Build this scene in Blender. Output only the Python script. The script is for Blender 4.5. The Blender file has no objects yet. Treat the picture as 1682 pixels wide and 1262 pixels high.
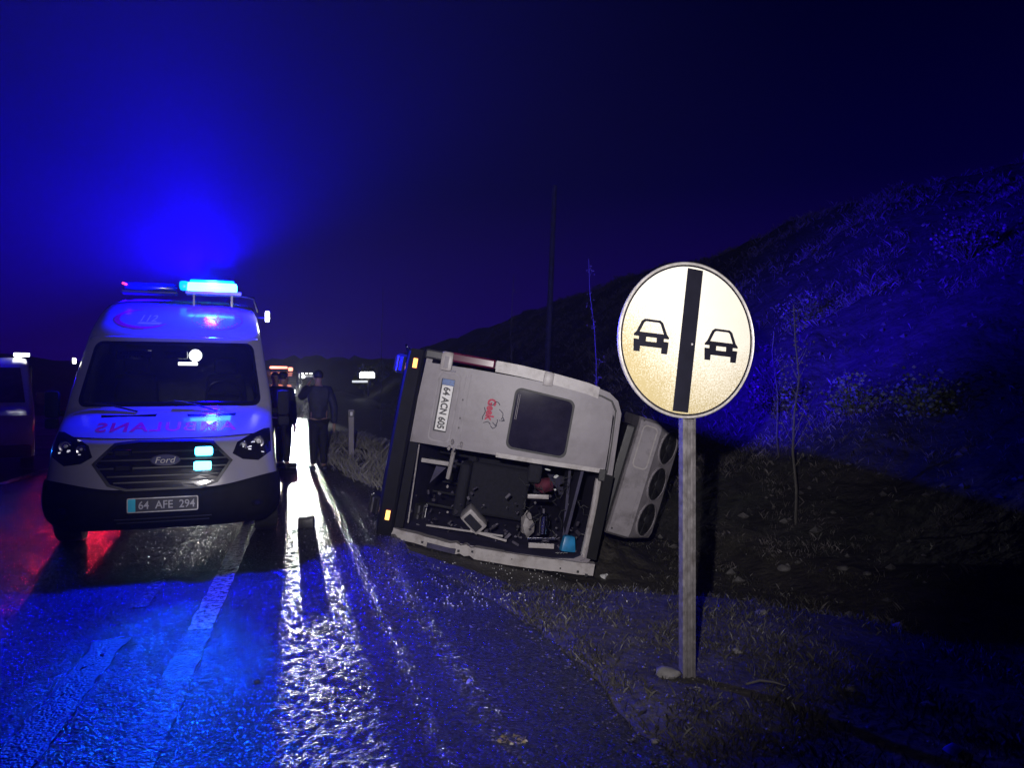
import bpy, bmesh, math, random
from mathutils import Vector, Matrix, noise
import numpy as np
random.seed(7)
R = math.radians
sc = bpy.context.scene
COL = sc.collection

# ------------------------------------------------------------------ camera, sky, flash, exposure
EYE = 1.54
FPX = 1224.0                       # focal length in pixels of the 1682 px wide photograph
cd = bpy.data.cameras.new('camera')
cd.sensor_width = 36.0
cd.lens = 36.0 * FPX / 1682.0
cd.clip_start = 0.05
cd.clip_end = 2000
cam = bpy.data.objects.new('camera', cd)
COL.objects.link(cam)
cam.location = (0, 0, EYE)
cam.rotation_euler = (R(90), 0, 0)
sc.camera = cam

world = bpy.data.worlds.new('World')
sc.world = world
world.use_nodes = True
nt = world.node_tree
nt.nodes.clear()
wo = nt.nodes.new('ShaderNodeOutputWorld')
sky = nt.nodes.new('ShaderNodeTexSky')
sky.sky_type = 'NISHITA'
sky.sun_disc = False
sky.sun_elevation = R(-4)
sky.sun_rotation = R(200)
bg1 = nt.nodes.new('ShaderNodeBackground')
bg1.inputs[1].default_value = 0.001
nt.links.new(sky.outputs[0], bg1.inputs[0])
tc = nt.nodes.new('ShaderNodeTexCoord')
sx = nt.nodes.new('ShaderNodeSeparateXYZ')
rp = nt.nodes.new('ShaderNodeValToRGB')
rp.color_ramp.elements[0].position = 0.0
rp.color_ramp.elements[0].color = (0.0085, 0.0002, 0.110, 1)   # low cloud over a distant town
rp.color_ramp.elements[1].position = 0.45
rp.color_ramp.elements[1].color = (0.0, 0.0, 0.0090, 1)
e = rp.color_ramp.elements.new(0.12)
e.color = (0.0040, 0.0001, 0.062, 1)
e = rp.color_ramp.elements.new(0.25)
e.color = (0.0005, 0.0, 0.027, 1)
bg2 = nt.nodes.new('ShaderNodeBackground')
bg2.inputs[1].default_value = 1.0
add = nt.nodes.new('ShaderNodeAddShader')
nt.links.new(tc.outputs['Generated'], sx.inputs[0])
nt.links.new(sx.outputs['Z'], rp.inputs[0])
nt.links.new(rp.outputs[0], bg2.inputs[0])
nt.links.new(bg1.outputs[0], add.inputs[0])
nt.links.new(bg2.outputs[0], add.inputs[1])
nt.links.new(add.outputs[0], wo.inputs[0])

vs = sc.view_settings
vs.view_transform = 'Standard'
vs.look = 'None'
vs.exposure = 0.0
vs.gamma = 1.0
vs.use_curve_mapping = False
sc.render.engine = 'CYCLES'
cy = sc.cycles
cy.max_bounces = 6
cy.diffuse_bounces = 2
cy.glossy_bounces = 3
cy.transmission_bounces = 4
cy.transparent_max_bounces = 10
cy.volume_bounces = 0
cy.use_denoising = True
cy.sample_clamp_indirect = 4.0
cy.caustics_reflective = False
cy.caustics_refractive = False

BLUE = (0.014, 0.0, 1.0)
AZURE = (0.002, 0.125, 1.0)
def lamp(name, loc, power, color, radius=0.05, spot=None, target=None, blend=0.6):
    ld = bpy.data.lights.new(name, 'SPOT' if spot else 'POINT')
    ld.energy = power
    ld.color = color
    ld.shadow_soft_size = radius
    if spot:
        ld.spot_size = R(spot)
        ld.spot_blend = blend
    o = bpy.data.objects.new(name, ld)
    COL.objects.link(o)
    o.location = loc
    if target is not None:
        o.rotation_euler = (Vector(target) - Vector(loc)).to_track_quat('-Z', 'Y').to_euler()
    return o

# the phone's own lamp, just beside its lens
lamp('phone_flash', (-0.20, -0.05, EYE + 0.28), 1560, (1.0, 0.94, 0.95), 0.02, 70, (-0.10, 4.0, 1.74), 1.0)

# ------------------------------------------------------------------ geometry helpers
A = R(14.7)
DX, DY = -math.sin(A), math.cos(A)          # along the road
NX, NY = math.cos(A), math.sin(A)           # across, to the right
def W(u, s, z=0.0):
    return Vector((u * NX + s * DX, u * NY + s * DY, z))
def US(x, y):
    return x * NX + y * NY, x * DX + y * DY
def at(px, py, depth):
    return Vector(((px - 841) / FPX * depth, depth, EYE - (py - 631) / FPX * depth))

def tag(o, label=None, cat=None, group=None, kind=None):
    if label: o['label'] = label
    if cat: o['category'] = cat
    if group: o['group'] = group
    if kind: o['kind'] = kind
    return o
def empty(name, loc=(0, 0, 0), rz=0.0):
    o = bpy.data.objects.new(name, None)
    o.empty_display_size = 0.1
    COL.objects.link(o)
    o.location = loc
    o.rotation_euler = (0, 0, rz)
    return o
def copy_tree(o, parent=None):
    c = o.copy()
    COL.objects.link(c)
    c.parent = parent
    for ch in list(o.children):
        copy_tree(ch, c)
    return c

class MB:
    """collects vertices and faces and links them as one mesh object"""
    def __init__(self):
        self.v = []; self.f = []
    def add(self, verts, faces):
        b = len(self.v)
        self.v += [tuple(p) for p in verts]
        self.f += [tuple(b + i for i in f) for f in faces]
        return self
    def box(self, c, size, rot=None, bevel=0.0, taper=1.0):
        bm = bmesh.new()
        bmesh.ops.create_cube(bm, size=1.0)
        for v in bm.verts:
            t = taper if v.co.z > 0 else 1.0
            v.co = Vector((v.co.x * size[0] * t, v.co.y * size[1] * t, v.co.z * size[2]))
        if bevel > 0:
            bmesh.ops.bevel(bm, geom=bm.edges[:] + bm.verts[:], offset=bevel, segments=2, affect='EDGES', profile=0.6)
        m = Matrix.Translation(Vector(c))
        if rot is not None:
            m = m @ (rot if isinstance(rot, Matrix) else Matrix.Rotation(rot, 4, 'Z'))
        bm.verts.index_update()
        self.add([m @ v.co for v in bm.verts], [[v.index for v in f.verts] for f in bm.faces])
        bm.free()
        return self
    def tube(self, pts, r, n=8, cap=True):
        pts = [Vector(p) for p in pts]
        rs = r if isinstance(r, (list, tuple)) else [r] * len(pts)
        vs_, fs = [], []
        up = None
        for i, p in enumerate(pts):
            a = pts[max(0, i - 1)]; b = pts[min(len(pts) - 1, i + 1)]
            d = (b - a).normalized()
            if up is None:
                up = Vector((0, 0, 1)) if abs(d.z) < 0.9 else Vector((1, 0, 0))
            x = d.cross(up).normalized(); y = x.cross(d).normalized()
            up = y
            for k in range(n):
                t = 2 * math.pi * k / n
                vs_.append(p + (x * math.cos(t) + y * math.sin(t)) * rs[i])
        for i in range(len(pts) - 1):
            for k in range(n):
                k2 = (k + 1) % n
                fs.append((i * n + k, i * n + k2, (i + 1) * n + k2, (i + 1) * n + k))
        if cap:
            fs.append(tuple(range(n))[::-1])
            fs.append(tuple((len(pts) - 1) * n + k for k in range(n)))
        return self.add(vs_, fs)
    def lathe(self, prof, c=(0, 0, 0), axis='Z', n=24):
        """prof: list of (radius, height)"""
        vs_, fs = [], []
        for (r, h) in prof:
            for k in range(n):
                t = 2 * math.pi * k / n
                p = (r * math.cos(t), r * math.sin(t), h)
                if axis == 'Y': p = (p[0], p[2], p[1])
                if axis == 'X': p = (p[2], p[0], p[1])
                vs_.append((p[0] + c[0], p[1] + c[1], p[2] + c[2]))
        for i in range(len(prof) - 1):
            for k in range(n):
                k2 = (k + 1) % n
                fs.append((i * n + k, i * n + k2, (i + 1) * n + k2, (i + 1) * n + k))
        fs.append(tuple(range(n))[::-1])
        fs.append(tuple((len(prof) - 1) * n + k for k in range(n)))
        return self.add(vs_, fs)
    def prism(self, poly, fn, d0, d1):
        """poly 2D outline; fn(a, b, depth) -> 3D"""
        n = len(poly)
        v0 = [fn(a, b, d0) for a, b in poly]; v1 = [fn(a, b, d1) for a, b in poly]
        fs = [tuple(range(n)), tuple(range(2 * n - 1, n - 1, -1))]
        for i in range(n):
            j = (i + 1) % n
            fs.append((i, n + i, n + j, j))
        return self.add(v0 + v1, fs)
    def rock(self, c, r, seed, sq=(1, 1, 0.6)):
        bm = bmesh.new()
        bmesh.ops.create_icosphere(bm, subdivisions=2, radius=1.0)
        for v in bm.verts:
            k = 1 + 0.45 * noise.noise(v.co * 1.3 + Vector((seed * 7.1, seed, 0)))
            v.co = Vector((v.co.x * k * r * sq[0], v.co.y * k * r * sq[1], v.co.z * k * r * sq[2]))
        bm.verts.index_update()
        self.add([Vector(c) + v.co for v in bm.verts], [[v.index for v in f.verts] for f in bm.faces])
        bm.free()
        return self
    def build(self, name, mat, parent=None, smooth=None, bevel=0):
        me = bpy.data.meshes.new(name)
        me.from_pydata(self.v, [], self.f)
        me.validate()
        bm = bmesh.new(); bm.from_mesh(me)
        bmesh.ops.recalc_face_normals(bm, faces=bm.faces[:])
        bm.to_mesh(me); bm.free()
        if mat: me.materials.append(mat)
        if smooth is not None:
            me.shade_smooth()
            me.set_sharp_from_angle(angle=R(smooth))
        o = bpy.data.objects.new(name, me)
        COL.objects.link(o)
        o.parent = parent
        return o

def rrect(x0, x1, z0, z1, r, n=5):
    out = []
    for (cx, cz, a0) in ((x1 - r, z1 - r, 0), (x0 + r, z1 - r, 90), (x0 + r, z0 + r, 180), (x1 - r, z0 + r, 270)):
        for k in range(n + 1):
            a = R(a0 + 90 * k / n)
            out.append((cx + r * math.cos(a), cz + r * math.sin(a)))
    return out
def ray_poly(poly, c, ang):
    dx, dy = math.cos(ang), math.sin(ang)
    best = None
    n = len(poly)
    for i in range(n):
        x1, y1 = poly[i][0] - c[0], poly[i][1] - c[1]
        x2, y2 = poly[(i + 1) % n][0] - c[0], poly[(i + 1) % n][1] - c[1]
        ex, ey = x2 - x1, y2 - y1
        den = dx * ey - dy * ex
        if abs(den) < 1e-12: continue
        t = (x1 * ey - y1 * ex) / den
        w = (x1 * dy - y1 * dx) / den
        if t > 0 and -1e-6 <= w <= 1 + 1e-6:
            best = t if best is None else max(best, t)
    return (c[0] + dx * best, c[1] + dy * best)
def ring(mb, outer, inner, c, fn, d0, d1, subdiv=1):
    """plate with a hole between two star-shaped outlines"""
    angs = sorted(set([round(math.atan2(p[1] - c[1], p[0] - c[0]), 5) for p in list(outer) + list(inner)] +
                      [round(-math.pi + 2 * math.pi * k / 48, 5) for k in range(48)]))
    O = [ray_poly(outer, c, a) for a in angs]; I = [ray_poly(inner, c, a) for a in angs]
    n = len(angs)
    rows = []
    for k in range(subdiv + 1):
        t = k / subdiv
        rows.append([fn(O[i][0] * (1 - t) + I[i][0] * t, O[i][1] * (1 - t) + I[i][1] * t, d0) for i in range(n)])
    back = [[fn(O[i][0], O[i][1], d1) for i in range(n)], [fn(I[i][0], I[i][1], d1) for i in range(n)]]
    allr = rows + [back[1], back[0]]
    v = [p for r_ in allr for p in r_]
    fs = []
    m = len(allr)
    for a in range(m):
        b = (a + 1) % m
        for i in range(n):
            j = (i + 1) % n
            fs.append((a * n + i, a * n + j, b * n + j, b * n + i))
    mb.add(v, fs)
def disc_patch(mb, poly, fn, d0, d1, c=None, rings=5):
    """filled star-shaped outline laid onto a curved surface, with thickness"""
    n = len(poly)
    if c is None:
        c = (sum(p[0] for p in poly) / n, sum(p[1] for p in poly) / n)
    v = []
    for k in range(rings):
        t = 1 - k / rings
        v += [fn(c[0] + (p[0] - c[0]) * t, c[1] + (p[1] - c[1]) * t, d0) for p in poly]
    v.append(fn(c[0], c[1], d0))
    fs = []
    for k in range(rings - 1):
        for i in range(n):
            j = (i + 1) % n
            fs.append((k * n + i, k * n + j, (k + 1) * n + j, (k + 1) * n + i))
    L = rings * n
    for i in range(n):
        fs.append(((rings - 1) * n + i, (rings - 1) * n + (i + 1) % n, L))
    b = len(v)
    v += [fn(p[0], p[1], d1) for p in poly]
    for i in range(n):
        j = (i + 1) % n
        fs.append((i, j, b + j, b + i))
    mb.add(v, fs)
def text_mesh(s, height, width=None, extrude=0.002, spacing=1.0, bold=0.0, mirror=False):
    """returns verts (x, y, z=extrude) and faces, centred, built-in font"""
    cu = bpy.data.curves.new('t', 'FONT')
    cu.body = s
    cu.size = 1.0
    cu.extrude = 0.5
    cu.offset = bold
    cu.space_character = spacing
    cu.resolution_u = 3
    ob = bpy.data.objects.new('t', cu)
    COL.objects.link(ob)
    dg = bpy.context.evaluated_depsgraph_get()
    me = bpy.data.meshes.new_from_object(ob.evaluated_get(dg))
    vs_ = [v.co.copy() for v in me.vertices]
    fs = [tuple(p.vertices) for p in me.polygons]
    bpy.data.objects.remove(ob); bpy.data.curves.remove(cu); bpy.data.meshes.remove(me)
    xs = [v.x for v in vs_]; ys = [v.y for v in vs_]
    cx, cy_ = (min(xs) + max(xs)) / 2, (min(ys) + max(ys)) / 2
    sy = height / (max(ys) - min(ys))
    sx_ = (width / (max(xs) - min(xs))) if width else sy
    if mirror: sx_ = -sx_
    return [Vector(((v.x - cx) * sx_, (v.y - cy_) * sy, v.z * 2 * extrude)) for v in vs_], fs

# ------------------------------------------------------------------ materials
def mat(name, col=(0.5, 0.5, 0.5), rough=0.5, metal=0.0, var=0.12, scale=12.0, bump=0.0, bscale=60.0,
        emit=None, estr=0.0, spec=0.5, coat=0.0, dirt=None, dscale=3.0, damt=0.5, alpha=1.0):
    m = bpy.data.materials.new(name)
    m.use_nodes = True
    t = m.node_tree
    b = t.nodes['Principled BSDF']
    b.inputs['Roughness'].default_value = rough
    b.inputs['Metallic'].default_value = metal
    b.inputs['Specular IOR Level'].default_value = spec
    b.inputs['Coat Weight'].default_value = coat
    b.inputs['Alpha'].default_value = alpha
    co = t.nodes.new('ShaderNodeTexCoord')
    nz = t.nodes.new('ShaderNodeTexNoise')
    nz.inputs['Scale'].default_value = scale
    nz.inputs['Detail'].default_value = 5
    t.links.new(co.outputs['Object'], nz.inputs['Vector'])
    cr = t.nodes.new('ShaderNodeValToRGB')
    cr.color_ramp.elements[0].position = 0.3
    cr.color_ramp.elements[1].position = 0.7
    cr.color_ramp.elements[0].color = tuple(c * (1 - var) for c in col) + (1,)
    cr.color_ramp.elements[1].color = tuple(min(1, c * (1 + var)) for c in col) + (1,)
    t.links.new(nz.outputs['Fac'], cr.inputs[0])
    out = cr.outputs[0]
    if dirt:
        n2 = t.nodes.new('ShaderNodeTexNoise')
        n2.inputs['Scale'].default_value = dscale
        n2.inputs['Detail'].default_value = 8
        n2.inputs['Roughness'].default_value = 0.7
        t.links.new(co.outputs['Object'], n2.inputs['Vector'])
        r2 = t.nodes.new('ShaderNodeValToRGB')
        r2.color_ramp.elements[0].position = 0.48
        r2.color_ramp.elements[0].color = (0, 0, 0, 1)
        r2.color_ramp.elements[1].position = 0.72
        r2.color_ramp.elements[1].color = (damt,) * 3 + (1,)
        t.links.new(n2.outputs['Fac'], r2.inputs[0])
        mx = t.nodes.new('ShaderNodeMixRGB')
        mx.inputs[2].default_value = tuple(dirt) + (1,)
        t.links.new(r2.outputs[0], mx.inputs[0])
        t.links.new(out, mx.inputs[1])
        out = mx.outputs[0]
    t.links.new(out, b.inputs['Base Color'])
    if bump:
        n3 = t.nodes.new('ShaderNodeTexNoise')
        n3.inputs['Scale'].default_value = bscale
        n3.inputs['Detail'].default_value = 4
        t.links.new(co.outputs['Object'], n3.inputs['Vector'])
        bp = t.nodes.new('ShaderNodeBump')
        bp.inputs['Strength'].default_value = 1.0
        bp.inputs['Distance'].default_value = bump
        t.links.new(n3.outputs['Fac'], bp.inputs['Height'])
        t.links.new(bp.outputs[0], b.inputs['Normal'])
    if emit:
        b.inputs['Emission Color'].default_value = tuple(emit) + (1,)
        b.inputs['Emission Strength'].default_value = estr
    return m

def glass_mat(name, tint=(0.4, 0.42, 0.5), refl=0.05, gloss=0.02, dirt=0.06):
    m = bpy.data.materials.new(name)
    m.use_nodes = True
    t = m.node_tree
    t.nodes.clear()
    out = t.nodes.new('ShaderNodeOutputMaterial')
    tr = t.nodes.new('ShaderNodeBsdfTransparent')
    tr.inputs[0].default_value = tuple(tint) + (1,)
    gl = t.nodes.new('ShaderNodeBsdfGlossy')
    gl.inputs['Roughness'].default_value = gloss
    df = t.nodes.new('ShaderNodeBsdfDiffuse')
    df.inputs[0].default_value = (0.25, 0.25, 0.27, 1)
    fr = t.nodes.new('ShaderNodeFresnel')
    fr.inputs[0].default_value = 1.5
    nz = t.nodes.new('ShaderNodeTexNoise')
    nz.inputs['Scale'].default_value = 9
    nz.inputs['Detail'].default_value = 6
    co = t.nodes.new('ShaderNodeTexCoord')
    t.links.new(co.outputs['Object'], nz.inputs['Vector'])
    mm = t.nodes.new('ShaderNodeMath'); mm.operation = 'MULTIPLY'
    mm.inputs[1].default_value = dirt * 2
    t.links.new(nz.outputs['Fac'], mm.inputs[0])
    m1 = t.nodes.new('ShaderNodeMixShader'); m2 = t.nodes.new('ShaderNodeMixShader')
    t.links.new(mm.outputs[0], m1.inputs[0])
    t.links.new(tr.outputs[0], m1.inputs[1]); t.links.new(df.outputs[0], m1.inputs[2])
    t.links.new(fr.outputs[0], m2.inputs[0])
    t.links.new(m1.outputs[0], m2.inputs[1]); t.links.new(gl.outputs[0], m2.inputs[2])
    t.links.new(m2.outputs[0], out.inputs[0])
    return m

def road_mat(name, base=0.03, wet=0.22, paint=None, wear=0.5):
    m = bpy.data.materials.new(name)
    m.use_nodes = True
    t = m.node_tree
    b = t.nodes['Principled BSDF']
    co = t.nodes.new('ShaderNodeTexCoord')
    # aggregate
    vo = t.nodes.new('ShaderNodeTexVoronoi')
    vo.inputs['Scale'].default_value = 66
    t.links.new(co.outputs['Object'], vo.inputs['Vector'])
    n1 = t.nodes.new('ShaderNodeTexNoise')
    n1.inputs['Scale'].default_value = 24; n1.inputs['Detail'].default_value = 6; n1.inputs['Roughness'].default_value = 0.65
    t.links.new(co.outputs['Object'], n1.inputs['Vector'])
    n2 = t.nodes.new('ShaderNodeTexNoise')
    n2.inputs['Scale'].default_value = 0.9; n2.inputs['Detail'].default_value = 5
    t.links.new(co.outputs['Object'], n2.inputs['Vector'])
    cr = t.nodes.new('ShaderNodeValToRGB')
    cr.color_ramp.elements[0].color = (base * 0.55, base * 0.55, base * 0.6, 1)
    cr.color_ramp.elements[1].color = (base * 1.9, base * 1.85, base * 1.8, 1)
    t.links.new(vo.outputs['Color'], cr.inputs[0])
    col = cr.outputs[0]
    if paint:
        r3 = t.nodes.new('ShaderNodeValToRGB')
        r3.color_ramp.elements[0].position = wear - 0.05
        r3.color_ramp.elements[1].position = wear + 0.05
        t.links.new(n1.outputs['Fac'], r3.inputs[0])
        mx = t.nodes.new('ShaderNodeMixRGB')
        mx.inputs[2].default_value = tuple(paint) + (1,)
        t.links.new(r3.outputs[0], mx.inputs[0]); t.links.new(col, mx.inputs[1])
        col = mx.outputs[0]
    t.links.new(col, b.inputs['Base Color'])
    rr = t.nodes.new('ShaderNodeMapRange')
    rr.inputs['From Min'].default_value = 0.35; rr.inputs['From Max'].default_value = 0.68
    rr.inputs['To Min'].default_value = wet * 0.75; rr.inputs['To Max'].default_value = wet * 1.35
    t.links.new(n2.outputs['Fac'], rr.inputs[0])
    t.links.new(rr.outputs[0], b.inputs['Roughness'])
    b.inputs['Specular IOR Level'].default_value = 0.5
    ad = t.nodes.new('ShaderNodeMath'); ad.operation = 'MULTIPLY_ADD'
    ad.inputs[1].default_value = -0.55
    t.links.new(vo.outputs['Distance'], ad.inputs[0]); t.links.new(n1.outputs['Fac'], ad.inputs[2])
    bp = t.nodes.new('ShaderNodeBump')
    bp.inputs['Strength'].default_value = 1.0
    bp.inputs['Distance'].default_value = 0.014
    t.links.new(ad.outputs[0], bp.inputs['Height'])
    t.links.new(bp.outputs[0], b.inputs['Normal'])
    return m

M = {}
M['asphalt'] = road_mat('wet_asphalt', 0.024, 0.17)
M['road_paint'] = road_mat('worn_road_paint', 0.03, 0.26, (0.34, 0.34, 0.33), 0.48)
M['worn_dim_paint'] = road_mat('old_dim_road_paint', 0.03, 0.22, (0.16, 0.16, 0.16), 0.57)
M['tar'] = road_mat('tar_joint', 0.034, 0.34)
M['soil'] = mat('verge_soil', (0.036, 0.032, 0.028), 0.65, var=0.45, scale=5, bump=0.03, bscale=14, dirt=(0.09, 0.085, 0.06), dscale=1.6, damt=0.8)
M['hill'] = mat('hillside_earth', (0.022, 0.020, 0.021), 0.85, var=0.5, scale=1.4, bump=0.15, bscale=3.5, dirt=(0.03, 0.035, 0.02), dscale=0.9, damt=0.9)
M['farhill'] = mat('far_hill', (0.03, 0.032, 0.03), 0.95, var=0.4, scale=0.1)
M['headlit_grass'] = mat('headlit_grass', (0.24, 0.23, 0.20), 0.6, var=0.4, scale=6)  # headlight falling on the heap, put into the grass colour
M['grass_dry'] = mat('dry_grass', (0.070, 0.062, 0.062), 0.6, var=0.9, scale=3.5)
M['grass'] = mat('grass', (0.024, 0.022, 0.017), 0.5, var=0.5, scale=4)
M['stem'] = mat('plant_stem', (0.06, 0.055, 0.05), 0.7, var=0.3)
M['leaf'] = mat('leaf', (0.06, 0.08, 0.04), 0.5, var=0.5)
M['grit'] = mat('grit', (0.075, 0.07, 0.065), 0.5, var=0.5, scale=9)
M['rock'] = mat('stone', (0.10, 0.095, 0.095), 0.75, var=0.35, scale=9, bump=0.006, bscale=30)
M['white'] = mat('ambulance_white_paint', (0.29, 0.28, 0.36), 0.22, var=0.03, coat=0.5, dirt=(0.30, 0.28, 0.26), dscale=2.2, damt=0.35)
M['black'] = mat('black_plastic', (0.018, 0.018, 0.02), 0.42, var=0.3, bump=0.0006, bscale=200)
M['matt_black'] = mat('matt_black', (0.006, 0.006, 0.007), 0.7, var=0.3, spec=0.2)
M['gloss_black'] = mat('gloss_black', (0.010, 0.010, 0.012), 0.12, var=0.2)
M['rubber'] = mat('rubber', (0.02, 0.02, 0.021), 0.55, var=0.3, bump=0.002, bscale=40)
M['chrome'] = mat('chrome', (0.75, 0.75, 0.78), 0.14, metal=1.0, var=0.08)
M['steel'] = mat('dull_steel', (0.42, 0.42, 0.44), 0.42, metal=0.8, var=0.25, scale=20, dirt=(0.12, 0.08, 0.06), dscale=8, damt=0.5)
M['galv'] = mat('galvanised_post', (0.13, 0.122, 0.125), 0.42, metal=0.25, var=0.35, scale=30, dirt=(0.045, 0.038, 0.03), dscale=14, damt=0.8, bump=0.0008, bscale=120)
M['galv_light'] = mat('galvanised_light', (0.50, 0.48, 0.46), 0.38, metal=0.3, var=0.2, scale=40)
M['red_vinyl'] = mat('red_vinyl', (0.85, 0.01, 0.10), 0.35, var=0.06)
M['blue_vinyl'] = mat('blue_vinyl', (0.02, 0.12, 0.5), 0.35, var=0.06)
M['glass'] = glass_mat('windscreen_glass', (0.55, 0.57, 0.62), dirt=0.03)
M['dark_glass'] = mat('tinted_glass', (0.018, 0.016, 0.034), 0.08, spec=0.12, var=0.25, scale=5, dirt=(0.04, 0.035, 0.06), dscale=4, damt=0.6)
M['plate_white'] = mat('plate_white', (0.72, 0.72, 0.70), 0.4, var=0.05, dirt=(0.3, 0.28, 0.25), dscale=30, damt=0.4)
M['plate_dim'] = mat('plate_wet_grey', (0.055, 0.055, 0.065), 0.3, var=0.1)
M['plate_black'] = mat('plate_black', (0.01, 0.01, 0.012), 0.5, var=0.1)
M['paper'] = mat('paper', (0.6, 0.6, 0.6), 0.8, var=0.12, scale=60)
M['seat_cloth'] = mat('seat_cloth', (0.011, 0.011, 0.018), 0.9, var=0.3, scale=30, bump=0.003)
M['dash'] = mat('dashboard_plastic', (0.03, 0.03, 0.034), 0.6, var=0.3)
M['bus_paint'] = mat('minibus_paint', (0.195, 0.176, 0.198), 0.42, var=0.04, scale=3, dirt=(0.10, 0.085, 0.085), dscale=1.7, damt=0.75, coat=0.0, bump=0.012, bscale=1.4)
M['bus_light'] = mat('minibus_light_trim', (0.40, 0.375, 0.37), 0.4, var=0.1, scale=12, dirt=(0.15, 0.12, 0.10), dscale=7, damt=0.8)
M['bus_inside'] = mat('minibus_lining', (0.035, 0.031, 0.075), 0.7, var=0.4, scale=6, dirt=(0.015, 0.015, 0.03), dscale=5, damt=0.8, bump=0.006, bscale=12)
M['ac_white'] = mat('cooling_unit_shell', (0.27, 0.25, 0.27), 0.5, var=0.12, scale=6, dirt=(0.09, 0.08, 0.08), dscale=5, damt=0.8)
M['red_print'] = mat('faded_red_print', (0.45, 0.03, 0.07), 0.6, var=0.3, scale=60)
M['grey_print'] = mat('grey_print', (0.05, 0.05, 0.07), 0.6, var=0.3, scale=60)
M['tail_red'] = mat('tail_lamp_red', (0.09, 0.008, 0.03), 0.18, var=0.2)
M['amber_on'] = mat('lit_amber_lamp', (0.8, 0.35, 0.05), 0.4, emit=(1.0, 0.42, 0.08), estr=3.2)
M['yellow_on'] = mat('lit_yellow_lamp', (0.8, 0.6, 0.1), 0.4, emit=(1.0, 0.62, 0.12), estr=2.6)
M['cyan_on'] = mat('lit_blue_beacon', (0.1, 0.5, 1.0), 0.3, emit=(0.09, 0.8, 1.0), estr=8.0)
M['cyan_soft'] = mat('blue_beacon_lens', (0.01, 0.2, 0.8), 0.3, emit=(0.0, 0.35, 1.0), estr=2.0)
M['blue_lens'] = mat('unlit_blue_lens', (0.01, 0.03, 0.4), 0.15, var=0.1)
M['glint_glow'] = mat('facet_glint_glow', (0.7, 0.7, 0.75), 0.3, emit=(0.85, 0.85, 1.0), estr=0.55)  # faint emission painting the sparkle of reflected light on unlit headlight facets
M['red_on'] = mat('lit_red_lamp', (0.8, 0.05, 0.05), 0.3, emit=(1.0, 0.03, 0.08), estr=4.0)
M['pink_on'] = mat('lit_salmon_bar', (0.8, 0.3, 0.2), 0.3, emit=(1.0, 0.30, 0.20), estr=3.0)
M['white_on'] = mat('lit_white_lamp', (0.9, 0.9, 0.9), 0.3, emit=(1.0, 1.0, 0.94), estr=5.0)
M['jacket_dark'] = mat('dark_jacket', (0.012, 0.012, 0.016), 0.8, var=0.3, scale=20, bump=0.01, bscale=18)
M['jacket_blue'] = mat('blue_grey_jacket', (0.028, 0.03, 0.055), 0.7, var=0.2, scale=10, bump=0.01, bscale=18)
M['trousers'] = mat('dark_trousers', (0.010, 0.010, 0.014), 0.8, var=0.3, bump=0.008, bscale=15)
M['skin'] = mat('skin', (0.36, 0.22, 0.16), 0.5, var=0.1)
M['hair'] = mat('hair', (0.012, 0.01, 0.009), 0.6, var=0.3)
M['reflective'] = mat('reflective_tape', (0.65, 0.66, 0.66), 0.3, var=0.05)
M['blue_cloth'] = mat('blue_plastic', (0.02, 0.20, 0.42), 0.35, var=0.3, scale=12)
M['red_cloth'] = mat('dark_red_cloth', (0.10, 0.012, 0.03), 0.8, var=0.3)
M['case'] = mat('pale_case', (0.33, 0.31, 0.31), 0.5, var=0.2, dirt=(0.12, 0.1, 0.1), dscale=9, damt=0.7)
M['car_dark'] = mat('dark_car_paint', (0.02, 0.02, 0.025), 0.2, var=0.2, coat=0.6)
M['van_white'] = mat('van_white_paint', (0.42, 0.42, 0.45), 0.25, var=0.06, coat=0.4)
M['bush'] = mat('bare_twigs', (0.12, 0.11, 0.09), 0.7, var=0.4)

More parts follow.
